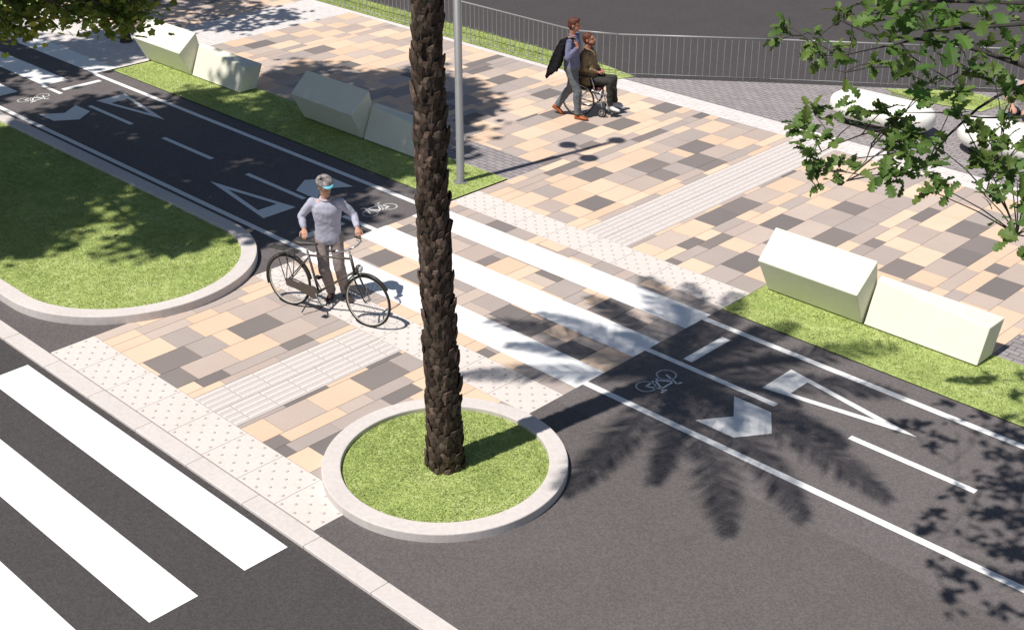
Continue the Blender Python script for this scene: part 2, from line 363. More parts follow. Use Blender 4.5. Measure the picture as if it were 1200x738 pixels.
# grass sheets and blades ---------------------------------------------------
beds = {}
b = MB(); b.poly(circ(0, 0, 1.10, 64), .045); struct('turf_round', b, M['turf'])
b = MB(); b.poly(stadium(1.55), .075); struct('turf_island', b, M['turf'])
b = MB()
b.quad(-14.95, XL - .02, 5.0, 6.30, .012); b.quad(XR + .02, 26, 5.0, 6.30, .012)
b.quad(-30, -20.5, 5.0, 7.5, .012)
b.add([(-30, 11.27, .012), (-7.55, 11.27, .012), (-7.3, 11.9, .012), (-8.1, 12.05, .012), (-30, 12.05, .012)], [(0, 1, 2, 3, 4)])
b.add([tuple(at(px, py, .012)) for px, py in [(1036, 104), (1080, 119), (1150, 131), (1180, 120), (1150, 111), (1100, 106)]], [(0, 1, 2, 3, 4, 5)])
struct('turf_beds', b, M['turf'])
def blades(b, inside, bbox, dens, z, rr, hmax=.038):
    x0, x1, y0, y1 = bbox
    for _ in range(int((x1 - x0) * (y1 - y0) * dens)):
        x = rr.uniform(x0, x1); y = rr.uniform(y0, y1)
        if not inside(x, y): continue
        q = mnoise.noise(Vector((x * 2.2, y * 2.2, 3))) * .5 + mnoise.noise(Vector((x * 9, y * 9, 1))) * .5
        k = .92 + q * .5 + rr.uniform(-.13, .13)
        dry = max(0, rr.random() - .86) * 2.5
        c = ((.40 + dry * .22) * k, (.485 + dry * .05) * k, (.165 + dry * .14) * k)
        a = rr.uniform(0, 2 * pi); h = hmax * rr.uniform(.5, 1); w = rr.uniform(.004, .0075); le = rr.uniform(.5, 1.4) * h
        dx, dy = cos(a), sin(a); lx = cos(a + 1.4) * le; ly = sin(a + 1.4) * le
        b.add([(x - dx * w, y - dy * w, z - .004), (x + dx * w, y + dy * w, z - .004), (x + lx, y + ly, z + h)], [(0, 1, 2)], c)
rr = random.Random(3)
b = MB(); blades(b, lambda x, y: x * x + y * y < 1.085 ** 2, (-1.1, 1.1, -1.1, 1.1), 5200, .045, rr, .026)
tag(b.build('grass', M['blade'], color=True), 'short grass growing inside the round planter ring', 'grass', kind='stuff')
def in_isl(x, y): return (abs(y - .35) < 1.52) if x < -6.75 else ((x + 6.75) ** 2 + (y - .35) ** 2 < 1.52 ** 2)
b = MB(); blades(b, in_isl, (-13.5, -5.1, -1.2, 1.9), 2600, .075, rr, .028)
tag(b.build('grass', M['blade'], color=True), 'short grass covering the long kerbed island', 'grass', kind='stuff')
b = MB(); blades(b, lambda x, y: True, (XR + .03, 6.5, 5.01, 6.29), 2600, .012, rr, .03)
blades(b, lambda x, y: True, (-14.9, XL - .03, 5.01, 6.29), 1100, .012, rr)
tag(b.build('grass', M['blade'], color=True), 'short grass in the beds along the cycle path', 'grass', kind='stuff')
b = MB(); blades(b, lambda x, y: True, (-18, -8.2, 11.28, 12.04), 900, .012, rr, .07); blades(b, lambda x, y: abs(y - 15.0 - (x + 2) * .55) < .38, (-3.2, -.6, 14.2, 16), 1200, .012, rr, .06)
tag(b.build('grass', M['blade'], color=True), 'strip of short grass behind the railing', 'grass', kind='stuff')

# painted markings ---------------------------------------------------------
b = MB()
for y0, y1 in [(-2.47, -1.965), (-3.5, -2.985), (-4.53, -4.01), (-5.55, -5.04), (-6.57, -6.06)]: b.quad(-14.0 if y0 < -2.9 else -5.24, -0.13, y0, y1, -.031)
struct('road_crossing_stripes', b, M['paint'], label='wide white zebra stripes on the road')
b = MB()
for y0, y1 in [(2.19, 2.70), (3.22, 3.75), (4.25, 4.77)]: b.quad(XL, XR, y0, y1, .004)
for y0, y1 in [(2.55, 3.03), (3.56, 4.07), (4.64, 5.14)]: b.quad(-20.4, -15.05, y0, y1, .004)
struct('path_crossing_stripes', b, M['paint'], label='white zebra stripes across the cycle path')
b = MB()
def line(x0, x1, y, w): b.quad(x0, x1, y - w / 2, y + w / 2, .004)
for y in (4.63, 2.35): line(XR, 34, y, .095); line(-15.05, XL, y, .095); line(-45, -20.4, y, .095)
line(XR, 1.76, 3.49, .085)
line(-15.05, -14.35, 3.54, .08)
for x0, x1 in [(2.72, 4.2), (5.2, 6.65), (7.65, 9.1), (-13.33, -11.88), (-10.88, -9.42), (-8.45, -6.95)]: line(x0, x1, 3.49 if x0 > 0 else 3.54, .085)
line(-6.0, XL, 3.53, .085)
b.quad(.34, .47, 3.61, 4.39, .004); b.quad(-5.87, -5.74, 2.55, 3.36, .004) ; b.quad(-14.62, -14.49, 3.68, 4.48, .004)
def poly(pts): b.add([(p[0], p[1], .004) for p in pts], [tuple(range(len(pts)))])
def arrow(x, y, s):  # chevron arrow: notch on one side
    poly([(x, y - .365), (x + s * .52, y - .36), (x + s * .77, y), (x + s * .26, y)]) if s > 0 else poly([(x, y - .365), (x + s * .26, y), (x + s * .77, y), (x + s * .52, y - .36)])
    poly([(x + s * .26, y), (x + s * .77, y), (x + s * .51, y + .365), (x, y + .365)]) if s > 0 else poly([(x + s * .26, y), (x, y + .365), (x + s * .51, y + .365), (x + s * .77, y)])
arrow(1.30, 2.955, 1); arrow(-13.55, 3.02, 1); arrow(-6.8, 4.02, -1)
def tri(x, y, s, L=1.83):   # hollow give-way triangle: base at x, tip at x + s*L
    A, B_, T = (x, y - .3), (x, y + .3), (x + s * L, y)
    a, c, t = (x + s * .31, y - .175), (x + s * .31, y + .175), (x + s * (L - .5), y)
    for q in ([A, B_, c, a], [B_, T, t, c], [T, A, a, t]): poly(q if s < 0 else q)
tri(1.42, 4.0, 1); tri(-6.78, 2.94, -1); tri(-13.5, 4.08, 1)
def stroke(pts, w, closed=False):
    n = len(pts); seg = n if closed else n - 1
    for i in range(seg):
        p = Vector(pts[i]); q = Vector(pts[(i + 1) % n]); d = (q - p).normalized(); nn = Vector((-d.y, d.x)) * w / 2; e = d * w * .3
        b.add([((p - e - nn).x, (p - e - nn).y, .0045), ((q + e - nn).x, (q + e - nn).y, .0045), ((q + e + nn).x, (q + e + nn).y, .0045), ((p - e + nn).x, (p - e + nn).y, .0045)], [(0, 1, 2, 3)])
def bike_symbol(cx, cy, flip=1):
    # s runs along the bicycle, t upwards
    def W(s, t): return (cx - t * flip, cy - s * flip)
    for s in (-.19, .19): b_ = [W(s + .115 * cos(a * pi / 10), -.06 + .115 * sin(a * pi / 10)) for a in range(20)]; stroke(b_, .024, True)
    for q in ([(-.19, -.06), (-.10, .10), (.12, .10), (.0, -.08), (-.10, .10)], [(-.19, -.06), (0, -.08)], [(.19, -.06), (.11, .16), (.17, .18)], [(-.11, .10), (-.125, .15)], [(-.17, .155), (-.08, .155)], [(-.02, -.08), (.04, -.08)]):
        stroke([W(*p) for p in q], .026)
bike_symbol(.50, 2.97, -1); bike_symbol(-14.43, 3.05, -1); bike_symbol(-5.84, 4.06, 1)
struct('path_markings', b, M['pathpaint'], label='white lines, arrows, triangles and bicycle symbols on the cycle path')

# ------------------------------------------------------------------ concrete bench blocks
def prism(name, x0, x1, prof, label, skew0=0.0, skew1=0.0, group=None, prof0=None):
    "solid block: profile in (Y, z) pushed along X, standing on a recessed plinth coloured black as a shadow gap"
    r = thing(name, label, 'bench block', ((x0 + x1) / 2, 5.95, 0), 0, group)
    cx = (x0 + x1) / 2; b = MB()
    rings = [[(xx + sk * p[1] - cx, p[0] - 5.95, p[1]) for p in pf] for xx, sk, pf in ((x0, skew0, prof0 or prof), (x1, skew1, prof))]
    b.loft(rings, smooth=False); b.build('block', M['cream'], r, bevel=.012)
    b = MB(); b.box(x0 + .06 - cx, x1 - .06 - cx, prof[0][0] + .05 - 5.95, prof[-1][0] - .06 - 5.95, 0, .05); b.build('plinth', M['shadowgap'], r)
    return r
PA = [(5.87, .03), (5.65, .50), (6.07, .83), (6.24, .03)]
PB = [(5.87, .03), (6.05, .47), (6.44, .47), (6.25, .03)]; PB0 = [(5.87, .03), (6.09, .57), (6.17, .61), (6.21, .03)]
GB = 'cream concrete bench blocks beside the cycle path'
for xa, xm, xb, la, lb in [
    (0.0, 1.43, 2.98, 'cream faceted bench block with undercut front, left of the sunlit pair on the right', 'long cream bench block with bright sloping front at the right end of the sunlit pair'),
    (-9.95, -8.33, -6.70, 'shaded faceted bench block with undercut front, left of the middle pair', 'shaded bench block partly hidden behind the palm trunk beside the lamp post'),
    (-15.1, -13.51, -11.92, 'sunlit faceted bench block under the leaves at upper left', 'partly shaded bench block with grey end face, right of the upper left pair')]:
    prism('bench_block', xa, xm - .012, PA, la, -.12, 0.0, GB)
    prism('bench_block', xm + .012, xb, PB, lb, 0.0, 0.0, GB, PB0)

# ------------------------------------------------------------------ white rounded seats
def pill(cx, cy, rz, L, w, h, label):
    r = thing('rounded_seat', label, 'seat', (cx, cy, 0), rz, 'white rounded seats by the railing')
    b = MB(); rings = []; n = 32; k = 24; Re = w * .55
    for i in range(k + 1):
        if i <= 11: ph = -pi / 2 + pi / 2 * i / 11; x_ = -(L / 2 - Re) + Re * sin(ph); f = cos(ph)
        elif i >= k - 11: ph = pi / 2 * (i - (k - 11)) / 11; x_ = (L / 2 - Re) + Re * sin(ph); f = cos(ph)
        else: x_ = 0; f = 1
        f = max(f, .02)
        rings.append([(x_, w / 2 * f * math.copysign(abs(cos(a)) ** .8, cos(a)), .06 + h / 2 + h / 2 * f ** .7 * math.copysign(abs(sin(a)) ** .8, sin(a))) for a in (2 * pi * j / n for j in range(n))])
    b.loft(rings); b.build('shell', M['white'], r)
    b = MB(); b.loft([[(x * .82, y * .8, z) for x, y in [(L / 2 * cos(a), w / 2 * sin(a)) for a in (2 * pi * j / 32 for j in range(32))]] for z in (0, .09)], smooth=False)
    b.build('plinth', M['shadowgap'], r)  # plinth colour paints the dark shadow line below the shell
    return r
q = at(990, 122, .25); q2 = at(1078, 143, .25); a = math.atan2(q2.y - q.y, q2.x - q.x)
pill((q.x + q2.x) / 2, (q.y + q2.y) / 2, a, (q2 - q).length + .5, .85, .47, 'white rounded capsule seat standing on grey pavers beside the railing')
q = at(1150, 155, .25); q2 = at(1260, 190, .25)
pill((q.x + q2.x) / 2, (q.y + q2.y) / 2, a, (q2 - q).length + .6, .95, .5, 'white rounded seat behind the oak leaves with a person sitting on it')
PILL2 = ((q.x + q2.x) / 2, (q.y + q2.y) / 2)

# ------------------------------------------------------------------ railing
RL = [(-30, 11.3), (-8.35, 11.3), (-7.55, 11.68), (-5.23, 13.46), (-2.64, 15.34), (4.0, 20.15), (14, 27.4)]
ry = thing('railing', 'long grey metal railing with thin upright bars between plaza and far road', 'railing', (-7.55, 11.68, 0))
ox, oy = -7.55, 11.68
b = MB()
def along(path, step):
    out = []; carry = 0.0
    for p, q in zip(path, path[1:]):
        L = math.dist(p, q); d = carry
        while d < L: out.append((p[0] + (q[0] - p[0]) * d / L, p[1] + (q[1] - p[1]) * d / L)); d += step
        carry = d - L
    return out
for p, q in zip(RL, RL[1:]):
    b.tube([(p[0] - ox, p[1] - oy, .84), (q[0] - ox, q[1] - oy, .84)], .017, 8)
b.build('top_rail', M['rail'], ry)
b = MB()
for p, q in zip(RL, RL[1:]): b.tube([(p[0] - ox, p[1] - oy, .07), (q[0] - ox, q[1] - oy, .07)], .006, 6)
b.build('bottom_rail', M['rail'], ry)
bars = along(RL, .13)
for i in range(0, len(bars), 16):
    b = MB()
    for j, (x, y) in enumerate(bars[i:i + 16]): b.tube([(x - ox, y - oy, 0.0 if j == 0 else .05), (x - ox, y - oy, .835)], .0085 if j == 0 else .0065, 6, cap=False)
    b.build('bar_panel', M['rail'], ry)

# ------------------------------------------------------------------ lamp post
LX, LY = -5.72, 5.69; LH = 5.95
lp = thing('lamp_post', 'grey round lamp post standing at the corner of the grass bed behind the palm', 'lamp post', (LX, LY, 0))
b = MB(); b.tube([(0, 0, 0), (0, 0, .012), (0, 0, LH)], [.074, .063, .052], 24); b.build('pole', M['lamp'], lp)
b = MB(); b.tube([(0, 0, .0), (0, 0, .02)], .12, 24, smooth=False)
for k in range(4): b.tube([(.09 * cos(k * pi / 2 + .7), .09 * sin(k * pi / 2 + .7), .02), (.09 * cos(k * pi / 2 + .7), .09 * sin(k * pi / 2 + .7), .035)], .012, 6, smooth=False)
b.build('base_plate', M['lamp'], lp)
for ax, ay, z in [(0.0, .12, LH), (-.34, .02, LH - 1.25), (.36, -.05, LH - 1.55)]:
    b = MB(); b.tube([(0, 0, z - .12), (ax * .5, ay * .5, z - .02), (ax, ay, z)], .018, 8); arm = b.build('arm', M['lamp'], lp)
    b = MB(); b.tube([(ax, ay, z - .03), (ax, ay, z + .0), (ax, ay, z + .03)], [.15, .16, .10], 24); hd = b.build('lamp_head', M['lamp'], lp)
    b = MB(); b.tube([(ax, ay, z - .036), (ax, ay, z - .029)], .12, 20, smooth=False); b.build('diffuser', M['lens'], hd)

# ------------------------------------------------------------------ palm tree
pt = thing('palm_tree', 'tall palm tree with rough dark brown trunk rising from the round grass planter', 'palm tree', (0, 0, 0))
rp = random.Random(11)
PH = 6.15
def pc(z): k = z / 5.0; return Vector((-.035 * k + .012 * sin(z * 1.3), -.035 * k + .012 * cos(z * 1.1) - .012, z))
def pr(z): return .172 - .018 * min(z, 2) - .006 * max(0, z - 2) + .01 * math.exp(-z * 3)
b = MB(); zs = [i * .12 for i in range(int(PH / .12) + 1)]
b.tube([pc(z) for z in zs], [pr(z) for z in zs], 22, (.03, .022, .018))
row = 0; z = .0
while z < PH - .05:
    n = 11; off = (row % 2) * .5 + rp.uniform(-.12, .12)
    for k in range(n):
        a = 2 * pi * (k + off + rp.uniform(-.13, .13)) / n; zz = z + rp.uniform(-.02, .02)
        c = pc(max(zz, .0)); r = pr(zz) - .008
        out = Vector((cos(a), sin(a), 0)); sd = Vector((-sin(a), cos(a), 0))
        w = rp.uniform(.040, .054); h = rp.uniform(.095, .15); pr_ = rp.uniform(.018, .046)
        if rp.random() < .05: pr_ += rp.uniform(.01, .035); h += .03
        lean = rp.uniform(-.3, .3) * w
        t = rp.uniform(.04, .11); t *= rp.choice((1, 1, 1, 1.7)); tone = (t * rp.uniform(1.0, 1.15), t * .78, t * .60)
        b0 = c + out * r; th = .016
        P = [b0 - sd * w * .8 + Vector((0, 0, -.01)), b0 + sd * w * .8 + Vector((0, 0, -.01)),
             b0 + sd * w + out * (pr_ * .55) + Vector((0, 0, h * .5)), b0 - sd * w + out * (pr_ * .55) + Vector((0, 0, h * .5)),
             b0 + sd * (w * .5 + lean) + out * pr_ + Vector((0, 0, h)), b0 - sd * (w * .5 - lean) + out * pr_ + Vector((0, 0, h * rp.uniform(.85, 1.05))),
             b0 + sd * lean + out * pr_ * .72 + Vector((0, 0, -.012)) ,
             b0 + sd * (w * .5) + out * (pr_ - th) + Vector((0, 0, h * .97)), b0 - sd * (w * .5) + out * (pr_ - th) + Vector((0, 0, h * .9)),
             b0 + sd * lean * .5 + out * pr_ * 1.12 + Vector((0, 0, h * .5))]
        b.add(P, [(0, 6, 9, 3), (6, 1, 2, 9), (3, 9, 5), (9, 2, 4), (9, 4, 5), (4, 7, 8, 5), (2, 1, 7, 4), (3, 5, 8, 0), (1, 0, 8, 7)], tone)
    z += .062; row += 1
b.build('trunk', M['bark'], pt, color=True)
b = MB()
def frond(az, L, rise, droop, rp):
    o = pc(PH) + Vector((cos(az), sin(az), 0)) * .05; n = 26; pts = []
    for i in range(n + 1):
        t = i / n; hx = L * (t - .10 * t * t); pts.append(o + Vector((cos(az) * hx, sin(az) * hx, rise * sin(pi * min(1, t * .95) * .62) * 1.1 - droop * t ** 2.4)))
    b.tube(pts, [.022 * (1 - i / n) + .004 for i in range(n + 1)], 5)
    m = 92
    for i in range(3, m):
        t = i / m; f = t * n; k = int(f); f -= k
        p = pts[k].lerp(pts[k + 1], f); tg = (pts[k + 1] - pts[k]).normalized()
        side0 = tg.cross(Vector((0, 0, 1))).normalized(); up = side0.cross(tg)
        ll = min(L, 3.0) * .145 * (sin(pi * (t * .86 + .10)) ** .6) * rp.uniform(.8, 1.1)
        for sg in (-1, 1):
            d = (side0 * sg * .78 + tg * rp.uniform(.55, .85) + up * rp.uniform(-.35, .28)).normalized()
            w = tg * .017; tip = p + d * ll + Vector((0, 0, -.10 * ll)); mid = p + d * ll * .5 + up * .01
            b.add([p - w * .5, p + w * .5, mid + w, mid - w, tip], [(0, 1, 2, 3), (3, 2, 4)])
tips = [(662, 576), (848, 622), (930, 606), (1030, 582), (1050, 462), (1046, 407), (925, 383), (862, 346), (752, 330), (632, 371), (576, 379), (548, 440), (985, 520), (770, 560), (590, 410), (690, 352), (800, 338)]
for i, (px_, py_) in enumerate(tips):
    g_ = at(px_, py_); tz = PH - .05; hx_ = g_.x - SUN.x * tz - pc(PH).x; hy_ = g_.y - SUN.y * tz - pc(PH).y
    frond(math.atan2(hy_, hx_), max(1.8, math.hypot(hx_, hy_)) / .88, rp.uniform(.35, .6), rp.uniform(.40, .6), rp)
for k in range(8): frond(k * .8 + rp.uniform(-.2, .2), rp.uniform(1.2, 1.7), rp.uniform(1.0, 1.5), .2, rp)
b.build('crown', M['frond'], pt)
b = MB()
for k in range(26):
    a = k * 2.4; b.tube([pc(PH - .25 + (k % 5) * .05), pc(PH - .1) + Vector((cos(a) * .16, sin(a) * .16, .1))], [.05, .03], 6, (.10, .07, .05))
b.build('leaf_bases', M['bark'], pt, color=True)

# ------------------------------------------------------------------ broadleaf trees
def leaf(mb, p, d, nrm, L, kind, c):
    d = d.normalized(); s = d.cross(nrm).normalized(); n = s.cross(d)
    if kind == 'oak':
        W = [.02, .03, .10, .17, .16, .10, .19, .27, .25, .15, .24, .31, .28, .16, .20, .22, .15, .0]; N = len(W)
        mid = [p + d * (L * i / (N - 1)) + n * (L * .10 * sin(pi * i / (N - 1))) for i in range(N)]
        vs = mid[:]
        for sg in (-1, 1):
            for i in range(N): vs.append(mid[i] + s * sg * W[i] * L + d * (L * .12 * W[i]) + n * (W[i] * L * .22))
        fs = []
        for i in range(N - 1): fs += [(i, i + 1, N + i + 1, N + i), (i + 1, i, 2 * N + i, 2 * N + i + 1)]
        mb.add(vs, fs, c)
    else:
        rad = [.10, .36, .36, .52, .42, .60, .42, .52, .36, .36]; ang = [-180, -130, -98, -60, -28, 0, 28, 60, 98, 130]
        ctr = p + d * L * .38
        vs = [ctr + n * L * .06] + [ctr + (d * cos(radians(a)) + s * sin(radians(a))) * r * L for r, a in zip(rad, ang)]
        mb.add(vs, [(0, i + 1, (i + 1) % 10 + 1) for i in range(10)], c)
def leaf_clump(mb, ctr, rad, n, size, kind, rr, tint=(1, 1, 1)):
    for _ in range(n):
        v = Vector((rr.gauss(0, 1), rr.gauss(0, 1), rr.gauss(0, .7))) * rad * .5
        d = Vector((rr.uniform(-1, 1), rr.uniform(-1, 1), rr.uniform(-.9, .3))); nn = Vector((rr.gauss(0, .5), rr.gauss(0, .5), 1))
        k = rr.uniform(.7, 1.25); c = ((.085 if kind == 'oak' else .115) * k * tint[0] * rr.uniform(.85, 1.2), .165 * k * tint[1], .03 * k * tint[2])
        leaf(mb, ctr + v, d, nn, size * rr.uniform(.75, 1.2), kind, c)
def inpoly(x, y, P):
    r = False; j = len(P) - 1
    for i in range(len(P)):
        if (P[i][1] > y) != (P[j][1] > y) and x < (P[j][0] - P[i][0]) * (y - P[i][1]) / (P[j][1] - P[i][1]) + P[i][0]: r = not r
        j = i
    return r
def tree(label, base, htrunk, rad, clumps, size, kind, n, leafmat, rr, crad=.62, twigs=None, group='street trees'):
    t = thing('tree', label, 'tree', base, 0, group); B0 = Vector(base)
    top = Vector((0, 0, htrunk)); b = MB()
    b.tube([(0, 0, 0), (.0, 0, .15), (.02, .03, htrunk * .5), top], [rad * 1.35, rad, rad * .85, rad * .7], 12)
    b.build('trunk', M['treebark'], t)
    b = MB(); f = MB()
    for c in clumps:
        c = Vector(c) - B0; s = top + Vector((0, 0, rr.uniform(-.6, .3))); m1 = s.lerp(c, .45) + Vector((0, 0, .25 * (c - s).length * .5))
        b.tube([s, m1, c], [rad * .28, rad * .15, .01], 5, cap=False)
        leaf_clump(f, c, crad, n, size, kind, rr)
    if twigs: twigs(b, f, B0)
    b.build('limbs', M['treebark'] if not twigs else M['twig'], t); f.build('crown', leafmat, t, color=True)
    return t
rt = random.Random(21)
def targets(px_poly, step, keep=1.0):
    P = [at(px, py) for px, py in px_poly]; P = [(p.x, p.y) for p in P]
    x0, x1 = min(p[0] for p in P), max(p[0] for p in P); y0, y1 = min(p[1] for p in P), max(p[1] for p in P)
    out = []; x = x0 + step * .4
    while x < x1:
        y = y0 + step * .4
        while y < y1:
            xx = x + rt.uniform(-.3, .3) * step; yy = y + rt.uniform(-.3, .3) * step
            if inpoly(xx, yy, P) and rt.random() < keep: out.append(Vector((xx, yy, 0)))
            y += step
        x += step
    return out
S1 = [(28, 150), (60, 114), (110, 100), (165, 118), (230, 112), (290, 108), (318, 84), (345, 80), (409, 92), (445, 84), (484, 88), (560, 98), (590, 112), (550, 132), (515, 180), (470, 215), (420, 246), (385, 258),
      (345, 280), (290, 280), (268, 300), (225, 302), (190, 295), (188, 262), (139, 235), (118, 262), (91, 262), (50, 268), (36, 300), (0, 310), (-120, 310), (-150, 190), (-20, 150)]
cl = [unshadow(p, rt.uniform(6.6, 11.5)) for p in targets(S1, .66, .93)]
low = [((0, 4), 3.5), ((24, 12), 3.4), ((8, 30), 3.35), ((50, 4), 3.4), ((34, 26), 3.3), ((75, 12), 3.45), ((92, 18), 3.4), ((98, 0), 3.5), ((124, 6), 3.4), ((146, 0), 3.3), ((152, 8), 3.2), ((143, 24), 3.2), ((162, -6), 3.3), ((132, -14), 3.6), ((60, -16), 3.6), ((154, 20), 3.2), ((-15, 30), 3.4), ((25, -10), 3.7), ((142, 14), 3.3), ((112, -4), 3.5)]
lowc = [at(p[0], p[1], z + .0) for p, z in low]
def t1twigs(b, f, B0):
    hub = at(-60, -30, 4.3) - B0
    for c in lowc:
        c = c - B0; b.tube([Vector((0, 0, 4.2)), hub, hub.lerp(c, .6) + Vector((0, 0, .15)), c], [.05, .03, .015, .006], 5, cap=False)
        leaf_clump(f, c, .31, 90, .125, 'plane', rt, (2.0, 1.7, 1.7))
tree('large leafy street tree whose low branches hang over the upper left corner', (-10.9, -.55, 0.07), 5.6, .2, cl, .24, 'plane', 170, M['planeleaf'], rt, .60, t1twigs)
S2 = [(60, 46), (105, 40), (160, 40), (166, 66), (120, 72), (80, 84), (40, 76), (-60, 100), (-80, 40), (0, 22)]
S2b = [(200, -8), (345, 8), (330, 26), (290, 40), (250, 50), (215, 36), (150, 30), (120, 10)]
S2c = [(-60, 110), (-20, 88), (18, 98), (16, 110), (-40, 130)]
t2 = [unshadow(p, rt.uniform(4.2, 7.5)) for p in targets(S2b, .8, .8)]
t3 = [unshadow(p, rt.uniform(6, 9.5)) for p in targets(S2, .7, .95) + targets(S2c, .8)]
tree('slim tree trunk standing on the shaded pale paving at upper left', (at(148, 49).x, at(148, 49).y, 0), 3.6, .10, t2, .22, 'plane', 100, M['planeleaf'], rt, .6)
tree('street tree beyond the upper left corner shading the far crossing', (-20.8, 1.2, 0), 4.5, .17, t3, .24, 'plane', 150, M['planeleaf'], rt, .6)

# oak with branches reaching into the upper right of the view
ro = random.Random(5)
OB = Vector((8.3, 3.6, 0.0))
TW = [ # polylines (px, py, z) from thick to thin, start radius
 ([(1330, 130, 4.5), (1200, 77, 4.65), (1150, 60, 4.7), (1115, 50, 4.75), (1075, 46, 4.8), (1020, 40, 4.85), (985, 24, 4.9)], .030),
 ([(1115, 52, 4.75), (1135, 36, 4.75), (1165, 27, 4.75), (1195, 24, 4.7)], .013),
 ([(1150, 60, 4.7), (1132, 42, 4.72), (1110, 20, 4.8), (1100, -10, 4.9)], .012),
 ([(1075, 46, 4.8), (1050, 52, 4.8), (1020, 58, 4.8), (985, 66, 4.85), (955, 64, 4.9)], .010),
 ([(985, 66, 4.85), (940, 42, 4.9), (912, 40, 4.95)], .005),
 ([(1125, 55, 4.75), (1122, 85, 4.6), (1095, 98, 4.55)], .011),
 ([(1330, 60, 4.6), (1205, 98, 4.5), (1170, 112, 4.45), (1145, 128, 4.4), (1110, 160, 4.3), (1090, 188, 4.25), (1082, 200, 4.25)], .020),
 ([(1300, 150, 4.3), (1200, 138, 4.35), (1150, 138, 4.35), (1100, 132, 4.4), (1060, 132, 4.45)], .013),
 ([(1055, 50, 4.8), (1070, 68, 4.7), (1110, 92, 4.6), (1130, 108, 4.5)], .008),
 ([(1060, 128, 4.45), (1040, 145, 4.4), (1022, 168, 4.4), (1015, 188, 4.35), (992, 212, 4.35)], .009),
 ([(1040, 150, 4.4), (1010, 158, 4.45), (978, 170, 4.5), (955, 182, 4.5), (945, 200, 4.5)], .007),
 ([(1040, 150, 4.4), (1000, 145, 4.5), (978, 130, 4.55)], .006),
 ([(1260, 180, 4.2), (1200, 215, 4.25), (1178, 205, 4.3), (1172, 170, 4.35), (1175, 130, 4.4)], .009),
 ([(1178, 205, 4.3), (1160, 210, 4.3), (1156, 225, 4.25)], .005),
 ([(1260, 220, 4.15), (1200, 240, 4.2), (1192, 275, 4.2)], .007),
 ([(1000, 40, 4.85), (990, 85, 4.8), (965, 80, 4.8)], .005),
]
CL = [(915, 30, 7), (911, 48, 3), (945, 58, 6), (962, 72, 7), (978, 58, 5), (955, 40, 3), (985, 12, 7), (1010, 20, 8), (1038, 10, 8), (1062, 22, 8), (1090, 8, 8), (1118, 22, 8), (1148, 14, 9), (1175, 30, 9), (1195, 8, 8), (1190, 52, 8), (1158, 52, 6),
      (1000, 42, 4), (1040, 42, 5), (1092, 46, 5), (1060, 78, 6), (1028, 72, 4), (1140, 80, 9), (1165, 92, 9), (1125, 104, 8), (1092, 92, 6), (1080, 112, 5), (990, 108, 1), (950, 128, 7), (942, 146, 7), (962, 160, 5), (996, 126, 5), (1004, 140, 2), (1040, 124, 6),
      (945, 168, 3), (948, 186, 4), (960, 208, 3), (962, 218, 2), (1002, 192, 3), (985, 200, 3), (1052, 140, 9), (1068, 154, 10), (1050, 168, 9), (1072, 176, 8), (1045, 192, 6), (1062, 204, 6), (1040, 210, 5), (1095, 198, 4), (1102, 218, 4), (1088, 222, 3), (1100, 172, 5),
      (1120, 128, 5), (1145, 150, 9), (1162, 158, 9), (1150, 178, 8), (1166, 188, 8), (1158, 206, 4), (1150, 224, 4), (1165, 222, 4), (1180, 170, 6), (1178, 140, 6), (1192, 205, 6), (1200, 232, 6), (1194, 258, 4), (1190, 284, 3), (1188, 110, 8), (1205, 165, 6),
      (1225, 250, 12), (1235, 120, 14), (1250, 190, 12), (1240, 40, 14), (1225, 290, 8), (1280, 90, 14), (1290, 230, 12)]
def oak_twigs(b, f, B0):
    nodes = []
    for pl, r in TW:
        pts = [at(x, y, z) - B0 for x, y, z in pl]
        if pl[0][0] > 1205: pts = [Vector((-.1, 0, 4.0 + ro.uniform(-.3, .3)))] + pts
        k = len(pts); b.tube(pts, [r * (1.3 if i == 0 else 1 - .75 * i / (k - 1)) for i in range(k)], 7, cap=False)
        for p, q in zip(pts, pts[1:]):
            for t in (0, .33, .66, 1): nodes.append(p.lerp(q, t))
    for px, py, n in CL:
        z = 4.76 - (py / 300) * .12 + ro.uniform(-.12, .15); p = at(px, py, z) - B0
        nd = min(nodes, key=lambda v: (v - p).length)
        hub = p + (nd - p).normalized() * .05
        b.tube([nd, nd.lerp(hub, .5) + Vector((0, 0, .02)), hub], [.006, .004, .003], 4, cap=False)
        away = (p - nd); away = away.normalized() if away.length > .02 else Vector((-1, 0, 0))
        for i in range(int(n * (2.2 if px < 1140 else 1.55))):
            d = away * .5 + Vector((ro.gauss(0, .65), ro.gauss(0, .65), ro.gauss(-.15, .45)))
            k = ro.uniform(.75, 1.25); c = (.105 * k * ro.uniform(.85, 1.2), .178 * k, .038 * k)
            st = hub + Vector((ro.gauss(0, .028), ro.gauss(0, .028), ro.gauss(0, .028)))
            leaf(f, st, d, Vector((ro.gauss(0, .5), ro.gauss(0, .5), 1)), ro.uniform(.09, .155), 'oak', c)
oc = [OB + Vector((ro.gauss(1.2, 1.5), ro.gauss(.6, 1.3), ro.uniform(5.4, 8.6))) for _ in range(44)]
oc += [unshadow(at(px, py), z) for px, py, z in [(1196, 530, 5.6), (1200, 560, 5.4), (1190, 600, 5.7), (1215, 640, 5.5), (1185, 500, 6.0), (1225, 580, 6)]]
tree('oak tree whose lobed leaves and thin branches reach into the upper right corner', tuple(OB), 4.6, .17, oc, .16, 'oak', 42, M['oakleaf'], ro, .42, oak_twigs, group=None)

